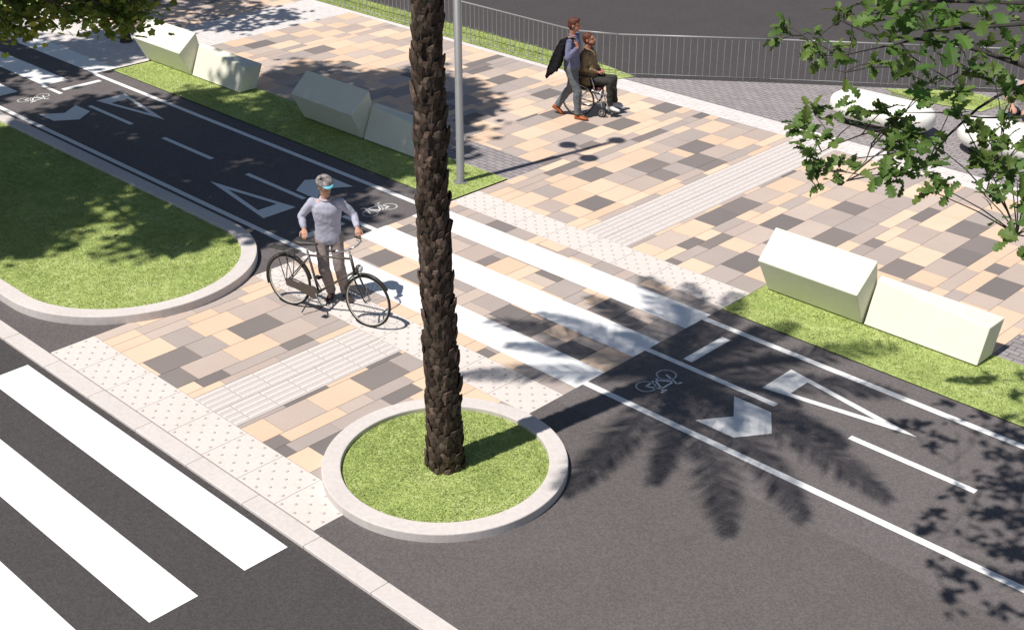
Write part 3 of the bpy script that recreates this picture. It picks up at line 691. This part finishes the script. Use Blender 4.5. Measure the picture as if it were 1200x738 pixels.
# ------------------------------------------------------------------ wheels, bicycle, wheelchair
def wheel(parent, cx, cz, R, y=0.0, tyre=.017, name='wheel', spokes=28, rimmat='cream_rubber', hubw=.035):
    b = MB(); ring = lambda r: [(cx + r * cos(2 * pi * i / 48), y, cz + r * sin(2 * pi * i / 48)) for i in range(48)]
    b.tube(ring(R - tyre - .012), .011, 8, closed=True); w = b.build(name, M[rimmat], parent)
    b = MB(); b.tube(ring(R - tyre), tyre, 10, closed=True); b.build('tyre', M['rubber'], w)
    b = MB()
    for k in range(spokes):
        a = 2 * pi * k / spokes; a2 = a + (.5 if k % 2 else -.5); s = hubw * (1 if k % 4 < 2 else -1)
        b.tube([(cx + .018 * cos(a2), y + s, cz + .018 * sin(a2)), (cx + (R - .03) * cos(a), y, cz + (R - .03) * sin(a))], .0016, 4, cap=False)
    b.build('spokes', M['chrome'], w)
    b = MB(); b.tube([(cx, y - hubw - .01, cz), (cx, y + hubw + .01, cz)], .02, 10, smooth=False); b.build('hub', M['chrome'], w)
    return w
RWX, FWX, R = -.595, .60, .348
bk = thing('bicycle', 'dark city bicycle with rear rack and front lamp held by the man in lilac grey', 'bicycle', (0, 0, 0))
p = at(340.5, 356.5); q = at(431.5, 382.5); bd = (q - p); bang = math.atan2(bd.y, bd.x)
bk.location = ((p.x + q.x) / 2, (p.y + q.y) / 2, .001); bk.rotation_euler = (radians(-3.5), 0, bang)
RWX, FWX = -bd.length / 2, bd.length / 2
wheel(bk, RWX, R, R, name='rear_wheel'); fw = wheel(bk, FWX, R, R, name='front_wheel')
BBX = RWX + .47; BB = (BBX, 0, .29); STT = (BBX - .16, 0, .80); HT0 = (FWX - .20, 0, .70); HT1 = (FWX - .255, 0, .90)
b = MB()
b.tube([BB, STT], .016, 10); b.tube([(BBX - .145, 0, .76), (FWX - .25, 0, .86)], .014, 10); b.tube([BB, HT0], .017, 10); b.tube([HT0, HT1], .020, 10)
for s in (-1, 1):
    b.tube([(BBX, s * .03, .29), (RWX, s * .055, R)], .009, 8); b.tube([(BBX - .14, s * .02, .74), (RWX, s * .055, R)], .008, 8)
b.tube([(BBX, -.04, .29), (BBX, .04, .29)], .022, 10)
b.build('frame', M['brownmetal'], bk)
b = MB()
for s in (-1, 1): b.tube([(FWX - .19, s * .05, .68), (FWX - .14, s * .055, .58), (FWX - .05, s * .055, .42), (FWX, s * .055, R)], [.012, .012, .010, .008], 8)
b.tube([(FWX - .19, -.055, .68), (FWX - .19, .055, .68)], .016, 8); b.build('fork', M['blackmetal'], bk)
b = MB(); b.tube([HT1, (FWX - .275, 0, .98)], .013, 8); b.tube([(FWX - .275, 0, .98), (FWX - .235, 0, 1.0)], .014, 8)
for s in (-1, 1): b.tube([(FWX - .235, 0, 1.0), (FWX - .22, s * .10, 1.01), (FWX - .23, s * .20, 1.035), (FWX - .30, s * .27, 1.04)], .011, 8)
hb = b.build('handlebar', M['chrome'], bk)
for s in (-1, 1):
    b = MB(); b.tube([(FWX - .29, s * .262, 1.04), (FWX - .40, s * .30, 1.03)], .016, 10); b.build('grip', M['leather'], hb)
    b = MB(); b.tube([(FWX - .245, s * .21, 1.02), (FWX - .30, s * .25, 1.0), (FWX - .37, s * .285, .995)], .006, 6); b.build('brake_lever', M['chrome'], hb)
b = MB(); rings = []
for t, w, zt, zb in [(0, .095, .965, .90), (.15, .11, .975, .89), (.35, .095, .965, .885), (.6, .05, .96, .90), (.85, .028, .955, .92), (1, .014, .95, .93)]:
    xx = STT[0] - .16 + .33 * t
    rings.append([(xx, w * cos(a), (zt + zb) / 2 + (zt - zb) / 2 * sin(a)) for a in (2 * pi * j / 16 for j in range(16))])
b.loft(rings); b.build('saddle', M['leather'], bk)
b = MB(); b.tube([STT, (STT[0] - .02, 0, .92)], .012, 8); b.build('seat_post', M['chrome'], bk)
def fender(cx, a0, a1, name):
    b = MB(); rings = []
    for i in range(25):
        a = a0 + (a1 - a0) * i / 24; r = R + .022
        rings.append([(cx + (r - d) * cos(a), w, R + (r - d) * sin(a)) for w, d in ((-.028, .012), (-.018, 0), (0, -.004), (.018, 0), (.028, .012), (0, .002))])
    b.loft(rings); b.build(name, M['blackmetal'], bk)
fender(RWX, radians(15), radians(200), 'rear_fender'); fender(FWX, radians(35), radians(170), 'front_fender')
b = MB()
for i in range(5): b.tube([(RWX - .26, -.06 + i * .03, .76), (RWX + .16, -.06 + i * .03, .77)], .005, 6)
for x_ in (RWX - .26, RWX - .05, RWX + .16): b.tube([(x_, -.065, .763), (x_, .065, .763)], .006, 6)
for s in (-1, 1): b.tube([(RWX - .15, s * .065, .76), (RWX, s * .07, R)], .006, 6); b.tube([(RWX + .05, s * .065, .765), (RWX, s * .07, R)], .006, 6)
b.build('rack', M['blackmetal'], bk)
b = MB(); rings = []
for t, h in ((0, .035), (.04, .05), (.35, .045), (.8, .07), (.95, .085), (1.05, .05)):
    xx = RWX + (BBX - RWX) * t; zz = R + (.29 - R) * t
    rings.append([(xx, -.062 + dy, zz + dz) for dy, dz in ((-.012, -h), (.012, -h), (.012, h), (-.012, h))])
b.loft(rings, smooth=False); b.build('chain_guard', M['brownmetal'], bk)
for x_, y_, z_, y0_ in ((BBX + .10, -.14, .155, -.075), (BBX - .10, .12, .425, .06)):
    b = MB(); b.tube([(BBX, y0_, .29), (x_, y0_ * 1.12, z_), (x_, y_, z_)], .009, 8); ck = b.build('crank', M['chrome'], bk)
    b = MB(); b.box(x_ - .045, x_ + .045, y_ - .04, y_ + .04, z_ - .012, z_ + .012); b.build('pedal', M['rubber'], ck, bevel=.005)
b = MB(); b.ell((FWX - .13, 0, .76), (.045, .05, .05)); b.tube([(FWX - .19, 0, .74), (FWX - .13, 0, .76)], .01, 6); hl = b.build('headlight', M['blackmetal'], bk)
b = MB(); b.ell((FWX - .10, 0, .757), (.022, .042, .042)); b.build('lens', M['lens'], hl)
b = MB(); b.tube([(BBX - .06, -.03, .27), (BBX - .16, -.16, .02)], .008, 6); b.build('kickstand', M['blackmetal'], bk)

# ------------------------------------------------------------------ people
def fold_tex(size=.09):
    t = bpy.data.textures.get('folds%.2f' % size) or bpy.data.textures.new('folds%.2f' % size, 'CLOUDS')
    t.noise_scale = size; t.noise_depth = 2
    return t
def fuse(o, voxel, smooth=4, folds=0.0, fsize=.09):
    m = o.modifiers.new('fuse', 'REMESH'); m.mode = 'VOXEL'; m.voxel_size = voxel; m.use_smooth_shade = True
    if smooth: s = o.modifiers.new('soften', 'SMOOTH'); s.factor = .5; s.iterations = smooth
    if folds: d = o.modifiers.new('folds', 'DISPLACE'); d.texture = fold_tex(fsize); d.strength = folds; d.mid_level = .5; d.texture_coords = 'LOCAL'
    return o
V = Vector
def limb(b, pts, rad, n=12): # rounded ends + joints
    b.tube(pts, rad, n)
    for p, r in zip(pts, rad): b.ell(p, (r, r, r), n, 7)
def ring_pts(c, rx, ry, xd, yd, n=24, e=.85):
    return [c + xd * (rx * math.copysign(abs(cos(a)) ** e, cos(a))) + yd * (ry * math.copysign(abs(sin(a)) ** e, sin(a))) for a in (2 * pi * j / n for j in range(n))]
def torso(b, hip, chest, neck, hx, cx, grow=0.0, kind='top', belly=.0):
    "rings from hips to neck base; hx/cx = sideways directions at hip and chest"
    up = (neck - hip).normalized()
    prof = [(-.06, .150, .105), (0.0, .165, .118), (.18, .150, .112 + belly), (.38, .148, .112 + belly), (.60, .168, .122), (.78, .180, .122), (.90, .165, .105), (.97, .11, .085), (1.03, .062, .062)]
    rings = []
    for t, rx, ry in prof:
        tt = max(0, min(1, t)); c = hip * (1 - tt) ** 2 + chest * 2 * tt * (1 - tt) + neck * tt * tt
        if t < 0: c = hip - up * .06
        if t > 1: c = neck + up * .02
        xd = (hx.lerp(cx, tt)).normalized(); yd = up.cross(xd).normalized()
        rings.append(ring_pts(c, rx + grow, ry + grow, xd, yd))
    b.loft(rings)
def hand(b, w, d, pn, side, curl=.6, spread=.12):
    "w wrist, d pointing direction, pn palm normal (palm faces pn); thumb on side"
    d = d.normalized(); s = d.cross(pn).normalized() * side; pn = s.cross(d).normalized() * (1 if side > 0 else -1)
    pn = pn if pn.dot(pn) else pn
    rings = []
    for t, wd, th in ((-.01, .024, .020), (.02, .032, .018), (.055, .040, .016), (.09, .041, .013)):
        rings.append(ring_pts(w + d * t, wd, th, s, d.cross(s).normalized(), 14))
    b.loft(rings)
    L = [.068, .078, .073, .056]
    for k in range(4):
        off = (.030 - .020 * k); base = w + d * (.082 - abs(k - 1.3) * .004) + s * off; dd = (d + s * (off * spread * 8)).normalized(); p = base; pts = [base - d * .02, base]; c = 0
        for j, fr in enumerate((.45, .32, .23)):
            c += curl * (.75 if j == 0 else .9); v = dd * cos(c) + pn * sin(c); p = p + v * L[k] * fr; pts.append(p)
        b.tube(pts, [.0088, .0088, .008, .0075, .006], 8); b.ell(pts[-1], (.006, .006, .006), 8, 5)
    tb = w + d * .022 + s * .026; t1 = tb + (d * .6 + s * .7 + pn * .25).normalized() * .038; t2 = t1 + (d * .85 + s * .15 + pn * .5).normalized() * .030; t3 = t2 + (d * .9 + pn * .5 - s * .1).normalized() * .022
    b.tube([tb - s * .012, tb, t1, t2, t3], [.011, .0125, .010, .009, .007], 8)
def person(label, loc, rz, J, look, group=None):
    """J: joints in the person's frame (facing -y, left hand at +x)"""
    P = thing('person', label, 'person', loc, rz, group)
    g = {k: V(v) for k, v in J.items() if not isinstance(v[0], tuple)}
    hx = (g['hipL'] - g['hipR']).normalized(); sx = (g['shL'] - g['shR']).normalized()
    hip = (g['hipL'] + g['hipR']) / 2; sh = (g['shL'] + g['shR']) / 2
    neck = sh + V((0, .0, .045)); chest = J.get('chest') and g['chest'] or (hip.lerp(neck, .5) + V((0, .01, 0)))
    # head frame
    fwd = g['gaze'].normalized(); hz = g.get('headup', V((0, 0, 1))); right = fwd.cross(hz).normalized(); hz = right.cross(fwd).normalized(); left = -right
    Rm = Matrix((left, -fwd, hz)).transposed()
    hd = g['head']
    def H(x, y, z): return hd + Rm @ V((x, y, z))
    b = MB()
    b.ell(H(0, .012, .03), (.075, .095, .088), 20, 14, Rm); b.ell(H(0, -.02, -.045), (.058, .070, .068), 18, 12, Rm); b.ell(H(0, -.055, -.085), (.030, .028, .024), 12, 8, Rm)
    b.tube([H(0, -.088, .018), H(0, -.105, -.012), H(0, -.112, -.026)], [.009, .012, .014], 8); b.ell(H(0, -.104, -.028), (.017, .012, .010), 10, 6, Rm)
    b.ell(H(0, -.076, .030), (.05, .014, .014), 12, 6, Rm)
    for s in (-1, 1): b.ell(H(s * .077, .012, -.008), (.010, .020, .032), 10, 7, Rm)
    b.tube([sh + V((0, .01, -.03)), H(0, .03, -.06)], [.058, .052], 14)
    torso(b, hip, chest, neck, hx, sx, -.012)
    for s in 'LR':
        limb(b, [g['sh' + s], g['el' + s], g['wr' + s]], [.050, .038, .026])
        b.tube([g['el' + s], g['el' + s].lerp(g['wr' + s], .3), g['wr' + s]], [.038, .041, .026], 12)
        limb(b, [g['hip' + s], g['kn' + s], g['an' + s]], [.075, .050, .036])
        b.tube([g['kn' + s], g['kn' + s].lerp(g['an' + s], .3) + V((0, .015, 0)), g['an' + s]], [.048, .054, .036], 12)
        hdir = J['hd' + s] ; hand(b, g['wr' + s], V(hdir[0]), V(hdir[1]), hdir[3] if len(hdir) > 3 else (1 if s == 'L' else -1), hdir[2])
    body = b.build('body', M[look['skin']], P); fuse(body, .0058, 1)
    # eyes and mouth
    for s in (-1, 1):
        b = MB(); b.ell(H(s * .030, -.0885, .010), (.0085, .005, .005), 10, 6, Rm); b.build('eye', M['eye'], body)
    b = MB(); b.ell(H(0, -.087, -.058), (.022, .007, .006), 12, 6, Rm); b.build('mouth', M['lips'], body)
    # hair
    b = MB()
    b.ell(H(0, .026, .046), (.085, .100, .088), 22, 14, Rm)
    if look.get('hair') == 'full':
        b.ell(H(0, .05, .0), (.080, .072, .085), 18, 12, Rm); b.ell(H(0, -.04, .095), (.066, .05, .034), 14, 8, Rm)
    else: b.ell(H(0, .05, .0), (.078, .065, .075), 18, 12, Rm)
    hr = b.build('hair', M[look['hairmat']], P); fuse(hr, .008, 2, .014, .03)
    if look.get('beard'):
        b = MB(); b.ell(H(0, -.045, -.085), (.052, .048, .036), 14, 8, Rm); b.ell(H(0, -.02, -.062), (.064, .055, .034), 14, 8, Rm); fuse(b.build('beard', M[look['hairmat']], P), .008, 2)
    if look.get('cap'):
        b = MB(); rings = []
        for t, r_ in ((0, 1.0), (.25, .985), (.5, .90), (.72, .74), (.9, .46), (1, .06)):
            rings.append([H(.108 * r_ * cos(a), .018 + .126 * r_ * sin(a), .050 + .096 * t) for a in (2 * pi * j / 28 for j in range(28))])
        b.loft(rings); cp = b.build('cap', M['capcloth'], P)
        b = MB(); rings = []
        for i in range(15):
            a = radians(222 + 110 * i / 14); k = sin(pi * i / 14) ** .5
            rings.append([H(.10 * cos(a), .018 + .118 * sin(a), .070), H(.10 * cos(a) * .95, .018 + .118 * sin(a) - .058 * k, .066), H(.10 * cos(a) * .95, .018 + .118 * sin(a) - .056 * k, .059), H(.098 * cos(a), .018 + .110 * sin(a), .054)])
        b.loft(rings); b.build('visor', M['visor'], cp)
    # top garment
    b = MB(); torso(b, hip + V((0, 0, look.get('hem', -.02))), chest, neck + V((0, 0, -.03)), hx, sx, .010 + look.get('loose', 0), belly=look.get('belly', 0))
    for s in 'LR':
        sl = look.get('sleeve', 1.0); E = g['el' + s]; W = g['wr' + s]; S = g['sh' + s]
        inn = S.lerp(sh, .35) + V((0, 0, -.03))
        if sl > .6:
            we = E.lerp(W, (sl - .5) / .5 * .94)
            limb(b, [inn, S + V((0, 0, -.012)), S.lerp(E, .5), E], [.07, .068, .058, .050]); b.tube([E, E.lerp(we, .35), E.lerp(we, .9), we], [.050, .049, .038, .036], 14)
        else: limb(b, [inn, S + V((0, 0, -.012)), S.lerp(E, .75)], [.07, .068, .062])
    fuse(b.build(look['topname'], M[look['top']], P), .010, 7, look.get('folds', .022), .07)
    if look.get('collar'):
        b = MB(); c0 = neck + V((0, -.005, .005))
        b.tube([c0 + V((.068 * cos(a), .066 * sin(a), .0 + .012 * sin(a))) for a in (2 * pi * j / 20 for j in range(20))], .014, 8, closed=True)
        b.build('collar', M[look['top']], P)
    # trousers
    b = MB(); up = (neck - hip).normalized()
    yd = up.cross(hx).normalized()
    b.loft([ring_pts(hip + up * t, rx, ry, hx, yd) for t, rx, ry in ((-.10, .13, .10), (-.05, .166, .125), (.02, .168, .124), (.06, .155, .112), (.08, .145, .105))])
    for s in 'LR':
        Hh, K, A = g['hip' + s], g['kn' + s], g['an' + s]; tl = look.get('leg', 1.0); kr = look.get('kr', .066)
        A2 = K.lerp(A, (tl - .5) * 2 * .97) if tl > .5 else None
        limb(b, [Hh, Hh.lerp(K, .5), K], [.094, .084, kr])
        if A2 is not None: b.tube([K, K.lerp(A2, .3) + V((0, .012, 0)), K.lerp(A2, .8), A2 + V((0, .0, -.005))], [kr, kr - .002, kr - .012, kr - .010], 16)
    fuse(b.build(look['botname'], M[look['bottom']], P), .010, 3, look.get('folds', .022), .08)
    for s in 'LR':
        A = g['an' + s]; fd = V(J['ft' + s]).normalized(); zd = V((0, 0, 1)); zd = (zd - fd * zd.dot(fd)).normalized(); xd = fd.cross(zd)
        b = MB(); rings = []
        for t, w_, h_, z_ in ((-.065, .022, .05, .0), (-.055, .034, .085, .0), (-.01, .040, .10, 0), (.04, .040, .085, 0), (.09, .046, .060, 0), (.14, .048, .048, 0), (.18, .038, .038, 0), (.20, .016, .022, .004)):
            c = A + fd * t - zd * .085
            rings.append([c + xd * (w_ * math.copysign(abs(cos(a)) ** .7, cos(a))) + zd * (h_ / 2 + h_ / 2 * math.copysign(abs(sin(a)) ** .7, sin(a)) + z_) for a in (2 * pi * j / 18 for j in range(18))])
        b.loft(rings); b.build('shoe', M[look['shoe']], P)
    return P, g, H

# the man beside the bicycle ------------------------------------------------
pm = at(389, 357)
MX, MY = -3.93, 1.66; ang = radians(46)
def loc_of(wx, wy, wz, ox_=MX, oy_=MY, a=ang): dx, dy = wx - ox_, wy - oy_; return (dx * cos(a) + dy * sin(a), -dx * sin(a) + dy * cos(a), wz)
def bike_pt(x, y, z): return Matrix.Translation(bk.location) @ bk.rotation_euler.to_matrix().to_4x4() @ V((x, y, z))
hg = bike_pt(FWX - .36, .29, 1.06); hs = bike_pt(STT[0] - .06, .03, .985)
wl = V(loc_of(hg.x, hg.y, hg.z + .02)); wr = V(loc_of(hs.x, hs.y, hs.z + .02))
wl = wl + V((.00, .09, .035)); wr = wr + V((-.01, .07, .05))
JC = dict(hipL=(.095, .02, .93), hipR=(-.095, .02, .93), knL=(.12, -.07, .50), knR=(-.075, -.10, .50), anL=(.17, .06, .09), anR=(-.02, .08, .09),
          shL=(.175, -.03, 1.40), shR=(-.175, -.03, 1.40), head=(.01, -.085, 1.625), gaze=(.5, -1, -.26), headup=(.05, -.2, 1),
          elL=(.34, .0, 1.20), elR=(-.33, .02, 1.19), wrL=tuple(wl), wrR=tuple(wr), ftL=(.45, -1, 0), ftR=(-.15, -1, 0),
          hdL=((.15, -1, -.45), (0, -.3, -1), .75), hdR=((.15, -1, -.45), (0, -.3, -1), .35))
person('man in lilac grey top and patterned cap with pale blue visor holding a bicycle', (MX, MY, 0), ang, JC,
       dict(skin='skin', hairmat='hair_grey', cap=True, top='shirt_lilac', topname='sweater', bottom='trousers_taupe', botname='trousers', shoe='shoe_dark', hem=-.035, folds=.016, kr=.076, loose=.004, collar=True))

# the walking man with a jacket over his shoulder -----------------------------
wp = at(669, 137); WA = radians(112)
JW = dict(hipL=(.09, -.02, .93), hipR=(-.09, .02, .93), knL=(.09, .05, .50), knR=(-.09, -.15, .51), anL=(.09, .30, .15), anR=(-.08, -.16, .09),
          shL=(.185, .0, 1.44), shR=(-.185, -.01, 1.44), head=(0, -.035, 1.67), gaze=(.1, -1, -.05),
          elL=(.24, .06, 1.17), elR=(-.30, -.02, 1.16), wrL=(.25, -.06, .93), wrR=(-.20, -.17, 1.34), ftL=(0, -1, -.55), ftR=(-.1, -1, .05),
          hdL=((.0, -.3, -1), (-1, 0, 0), .3), hdR=((.15, .35, 1), (.3, 1, 0), .9))
wk, gw, _ = person('walking man with a black jacket over his shoulder, grey jeans and tan shoes', (wp.x, wp.y, 0), WA, JW,
       dict(skin='skin2', hairmat='hair_brown', hair='full', top='shirt_blue', topname='shirt', bottom='jeans', botname='jeans', kr=.076, shoe='shoe_tan', collar=True, hem=.03, folds=.02))
b = MB(); rings = []
for t, cx_, cy_, cz_, w_, d_ in [(0, -.17, -.10, 1.47, .03, .03), (.1, -.19, -.01, 1.50, .06, .04), (.2, -.20, .07, 1.46, .085, .045), (.4, -.215, .13, 1.32, .11, .045), (.6, -.23, .18, 1.17, .13, .045), (.8, -.24, .23, 1.00, .15, .045), (.95, -.25, .265, .87, .14, .04), (1, -.25, .28, .83, .10, .025)]:
    rings.append([V((cx_ + d_ * .72 * math.copysign(abs(cos(a)) ** .6, cos(a)) + .012 * sin(5 * a), cy_ + w_ * math.copysign(abs(sin(a)) ** .6, sin(a)), cz_ - .10 * sin(a) * t)) for a in (2 * pi * j / 28 for j in range(28))])
b.loft(rings); b.tube([(-.23, .08, 1.38), (-.265, .13, 1.14), (-.28, .20, .90)], [.035, .042, .036], 12)
jk = fuse(b.build('jacket', M['jacket_black'], None), .009, 1, .03, .07); jk.location = (wp.x, wp.y, 0); jk.rotation_euler = (0, 0, WA)
tag(jk, 'black jacket slung over the shoulder of the walking man', 'jacket')

# (jacket hangs in folds behind the arm)
# wheelchair and its user ------------------------------------------------------
sp = at(693, 131); SA = radians(114)
wc = thing('wheelchair', 'manual wheelchair with large spoked wheels and dark red seat under the seated man', 'wheelchair', (sp.x, sp.y, 0), SA)
def rot_wheel(y_sign, R_, x_, z_, nm, sp_, tyre):
    # wheel plane is local yz here: build in xz then rotate by child object
    w = wheel(wc, 0, 0, R_, 0, tyre, nm, sp_, 'chrome', .02); w.rotation_euler = (0, 0, pi / 2); w.location = (y_sign, x_, z_); return w
for s in (-.29, .29):
    w = rot_wheel(s, .30, .16, .30, 'rear_wheel', 24, .015)
    rot_wheel(s * .82, .085, -.27, .085, 'caster', 6, .016)
b = MB()
for s in (-.22, .22):
    b.tube([(s, .20, .93), (s, .20, .5), (s, .16, .30), (s, -.25, .24)], .012, 8); b.tube([(s, .20, .47), (s, -.22, .47), (s, -.30, .38), (s, -.40, .12)], .012, 8)
    b.tube([(s, .20, .70), (s, -.05, .70), (s, -.12, .48)], .011, 8); b.tube([(s, -.27, .09), (s, -.25, .24), (s, -.22, .46)], .010, 8)
b.tube([(-.22, .16, .30), (.22, .16, .30)], .011, 8); b.tube([(-.22, -.2, .28), (.22, .14, .46)], .010, 8); b.tube([(.22, -.2, .28), (-.22, .14, .46)], .010, 8)
b.build('frame', M['chrome'], wc)
b = MB(); b.box(-.21, .21, -.22, .20, .465, .51); b.build('seat', M['seat_red'], wc, bevel=.015)
b = MB(); b.box(-.21, .21, .185, .215, .52, .92); b.build('backrest', M['seat_red'], wc, bevel=.012)
for s in (-.22, .22):
    b = MB(); b.tube([(s, .20, .93), (s, .30, .94)], .016, 10); b.build('push_handle', M['leather'], wc)
    b = MB(); b.box(s - .025, s + .025, -.08, .17, .70, .725); b.build('armrest', M['leather'], wc, bevel=.008)
    b = MB(); b.box(s * .55 - .07, s * .55 + .07, -.52, -.37, .085, .10); b.build('footplate', M['leather'], wc, bevel=.004)
JS = dict(hipL=(.09, .07, .60), hipR=(-.09, .07, .60), knL=(.11, -.37, .63), knR=(-.10, -.36, .63), anL=(.11, -.40, .185), anR=(-.09, -.37, .185),
          shL=(.18, .10, 1.10), shR=(-.18, .10, 1.10), head=(0, .075, 1.325), gaze=(-.1, -1, .22),
          elL=(.25, .10, .86), elR=(-.25, .08, .86), wrL=(.10, -.10, .78), wrR=(-.10, -.11, .78), ftL=(.1, -1, -.05), ftR=(-.1, -1, -.05),
          hdL=((-.6, -.7, -.1), (0, 0, -1), .5), hdR=((.6, -.7, -.1), (0, 0, -1), .5))
person('bearded man in khaki jacket and dark trousers sitting in the wheelchair', (sp.x, sp.y, 0), SA, JS,
       dict(skin='skin2', hairmat='hair_brown', beard=True, top='jacket_khaki', topname='jacket', bottom='trousers_olive', botname='trousers', shoe='shoe_white', collar=True, folds=.035, belly=.035, loose=.022))

# person on the rounded seat ---------------------------------------------------
q3 = at(1197, 137, .5)
JT = dict(hipL=(.09, .05, .60), hipR=(-.09, .05, .60), knL=(.13, -.38, .60), knR=(-.13, -.38, .60), anL=(.14, -.38, .10), anR=(-.12, -.36, .10),
          shL=(.18, -.02, 1.08), shR=(-.18, -.02, 1.08), head=(0, -.08, 1.30), gaze=(-.2, -1, -.25),
          elL=(.27, -.08, .84), elR=(-.27, -.08, .84), wrL=(.12, -.30, .74), wrR=(-.12, -.30, .74), ftL=(.1, -1, 0), ftR=(-.1, -1, 0),
          hdL=((-.5, -.8, -.3), (0, 0, -1), .5), hdR=((.5, -.8, -.3), (0, 0, -1), .5))
person('ginger haired person in grey tee sitting on a white seat behind oak leaves', (q3.x, q3.y, 0), radians(15), JT,
       dict(skin='skin', hairmat='hair_ginger', hair='full', top='tee_grey', topname='tee', bottom='shorts_navy', botname='shorts', shoe='shoe_white', sleeve=.5, leg=.5, folds=.02))

# ------------------------------------------------------------------ camera, sun, sky
cam = bpy.data.cameras.new('camera'); co = bpy.data.objects.new('camera', cam); col.objects.link(co)
co.matrix_world = Matrix.Translation(CAM) @ RW.to_4x4()
cam.sensor_width = 36; cam.lens = 36 * F / 1200; cam.clip_end = 600; scene.camera = co
sun = bpy.data.lights.new('sun', 'SUN'); so = bpy.data.objects.new('sun', sun); col.objects.link(so)
sun.energy = 4.7; sun.angle = radians(.75); sun.color = (1.0, .945, .875)
so.rotation_euler = (-SUN).to_track_quat('Z', 'Y').to_euler(); so.location = (-5, -20, 30)
w = bpy.data.worlds.new('World'); scene.world = w; w.use_nodes = True
nt = w.node_tree; bg = nt.nodes['Background']; sk = nt.nodes.new('ShaderNodeTexSky'); sk.sky_type = 'NISHITA'; sk.sun_disc = False
sk.sun_elevation = math.atan2(1, sqrt(SUN.x ** 2 + SUN.y ** 2)); sk.sun_rotation = math.atan2(-SUN.x, -SUN.y)
sk.air_density = 1.0; sk.dust_density = .8; sk.ozone_density = 1.0
nt.links.new(sk.outputs[0], bg.inputs[0]); bg.inputs[1].default_value = .062
vs = scene.view_settings; vs.view_transform = 'Standard'; vs.look = 'None'; vs.exposure = 0.15; vs.gamma = 1; vs.use_curve_mapping = False
scene.render.resolution_x = 1024; scene.render.resolution_y = 629
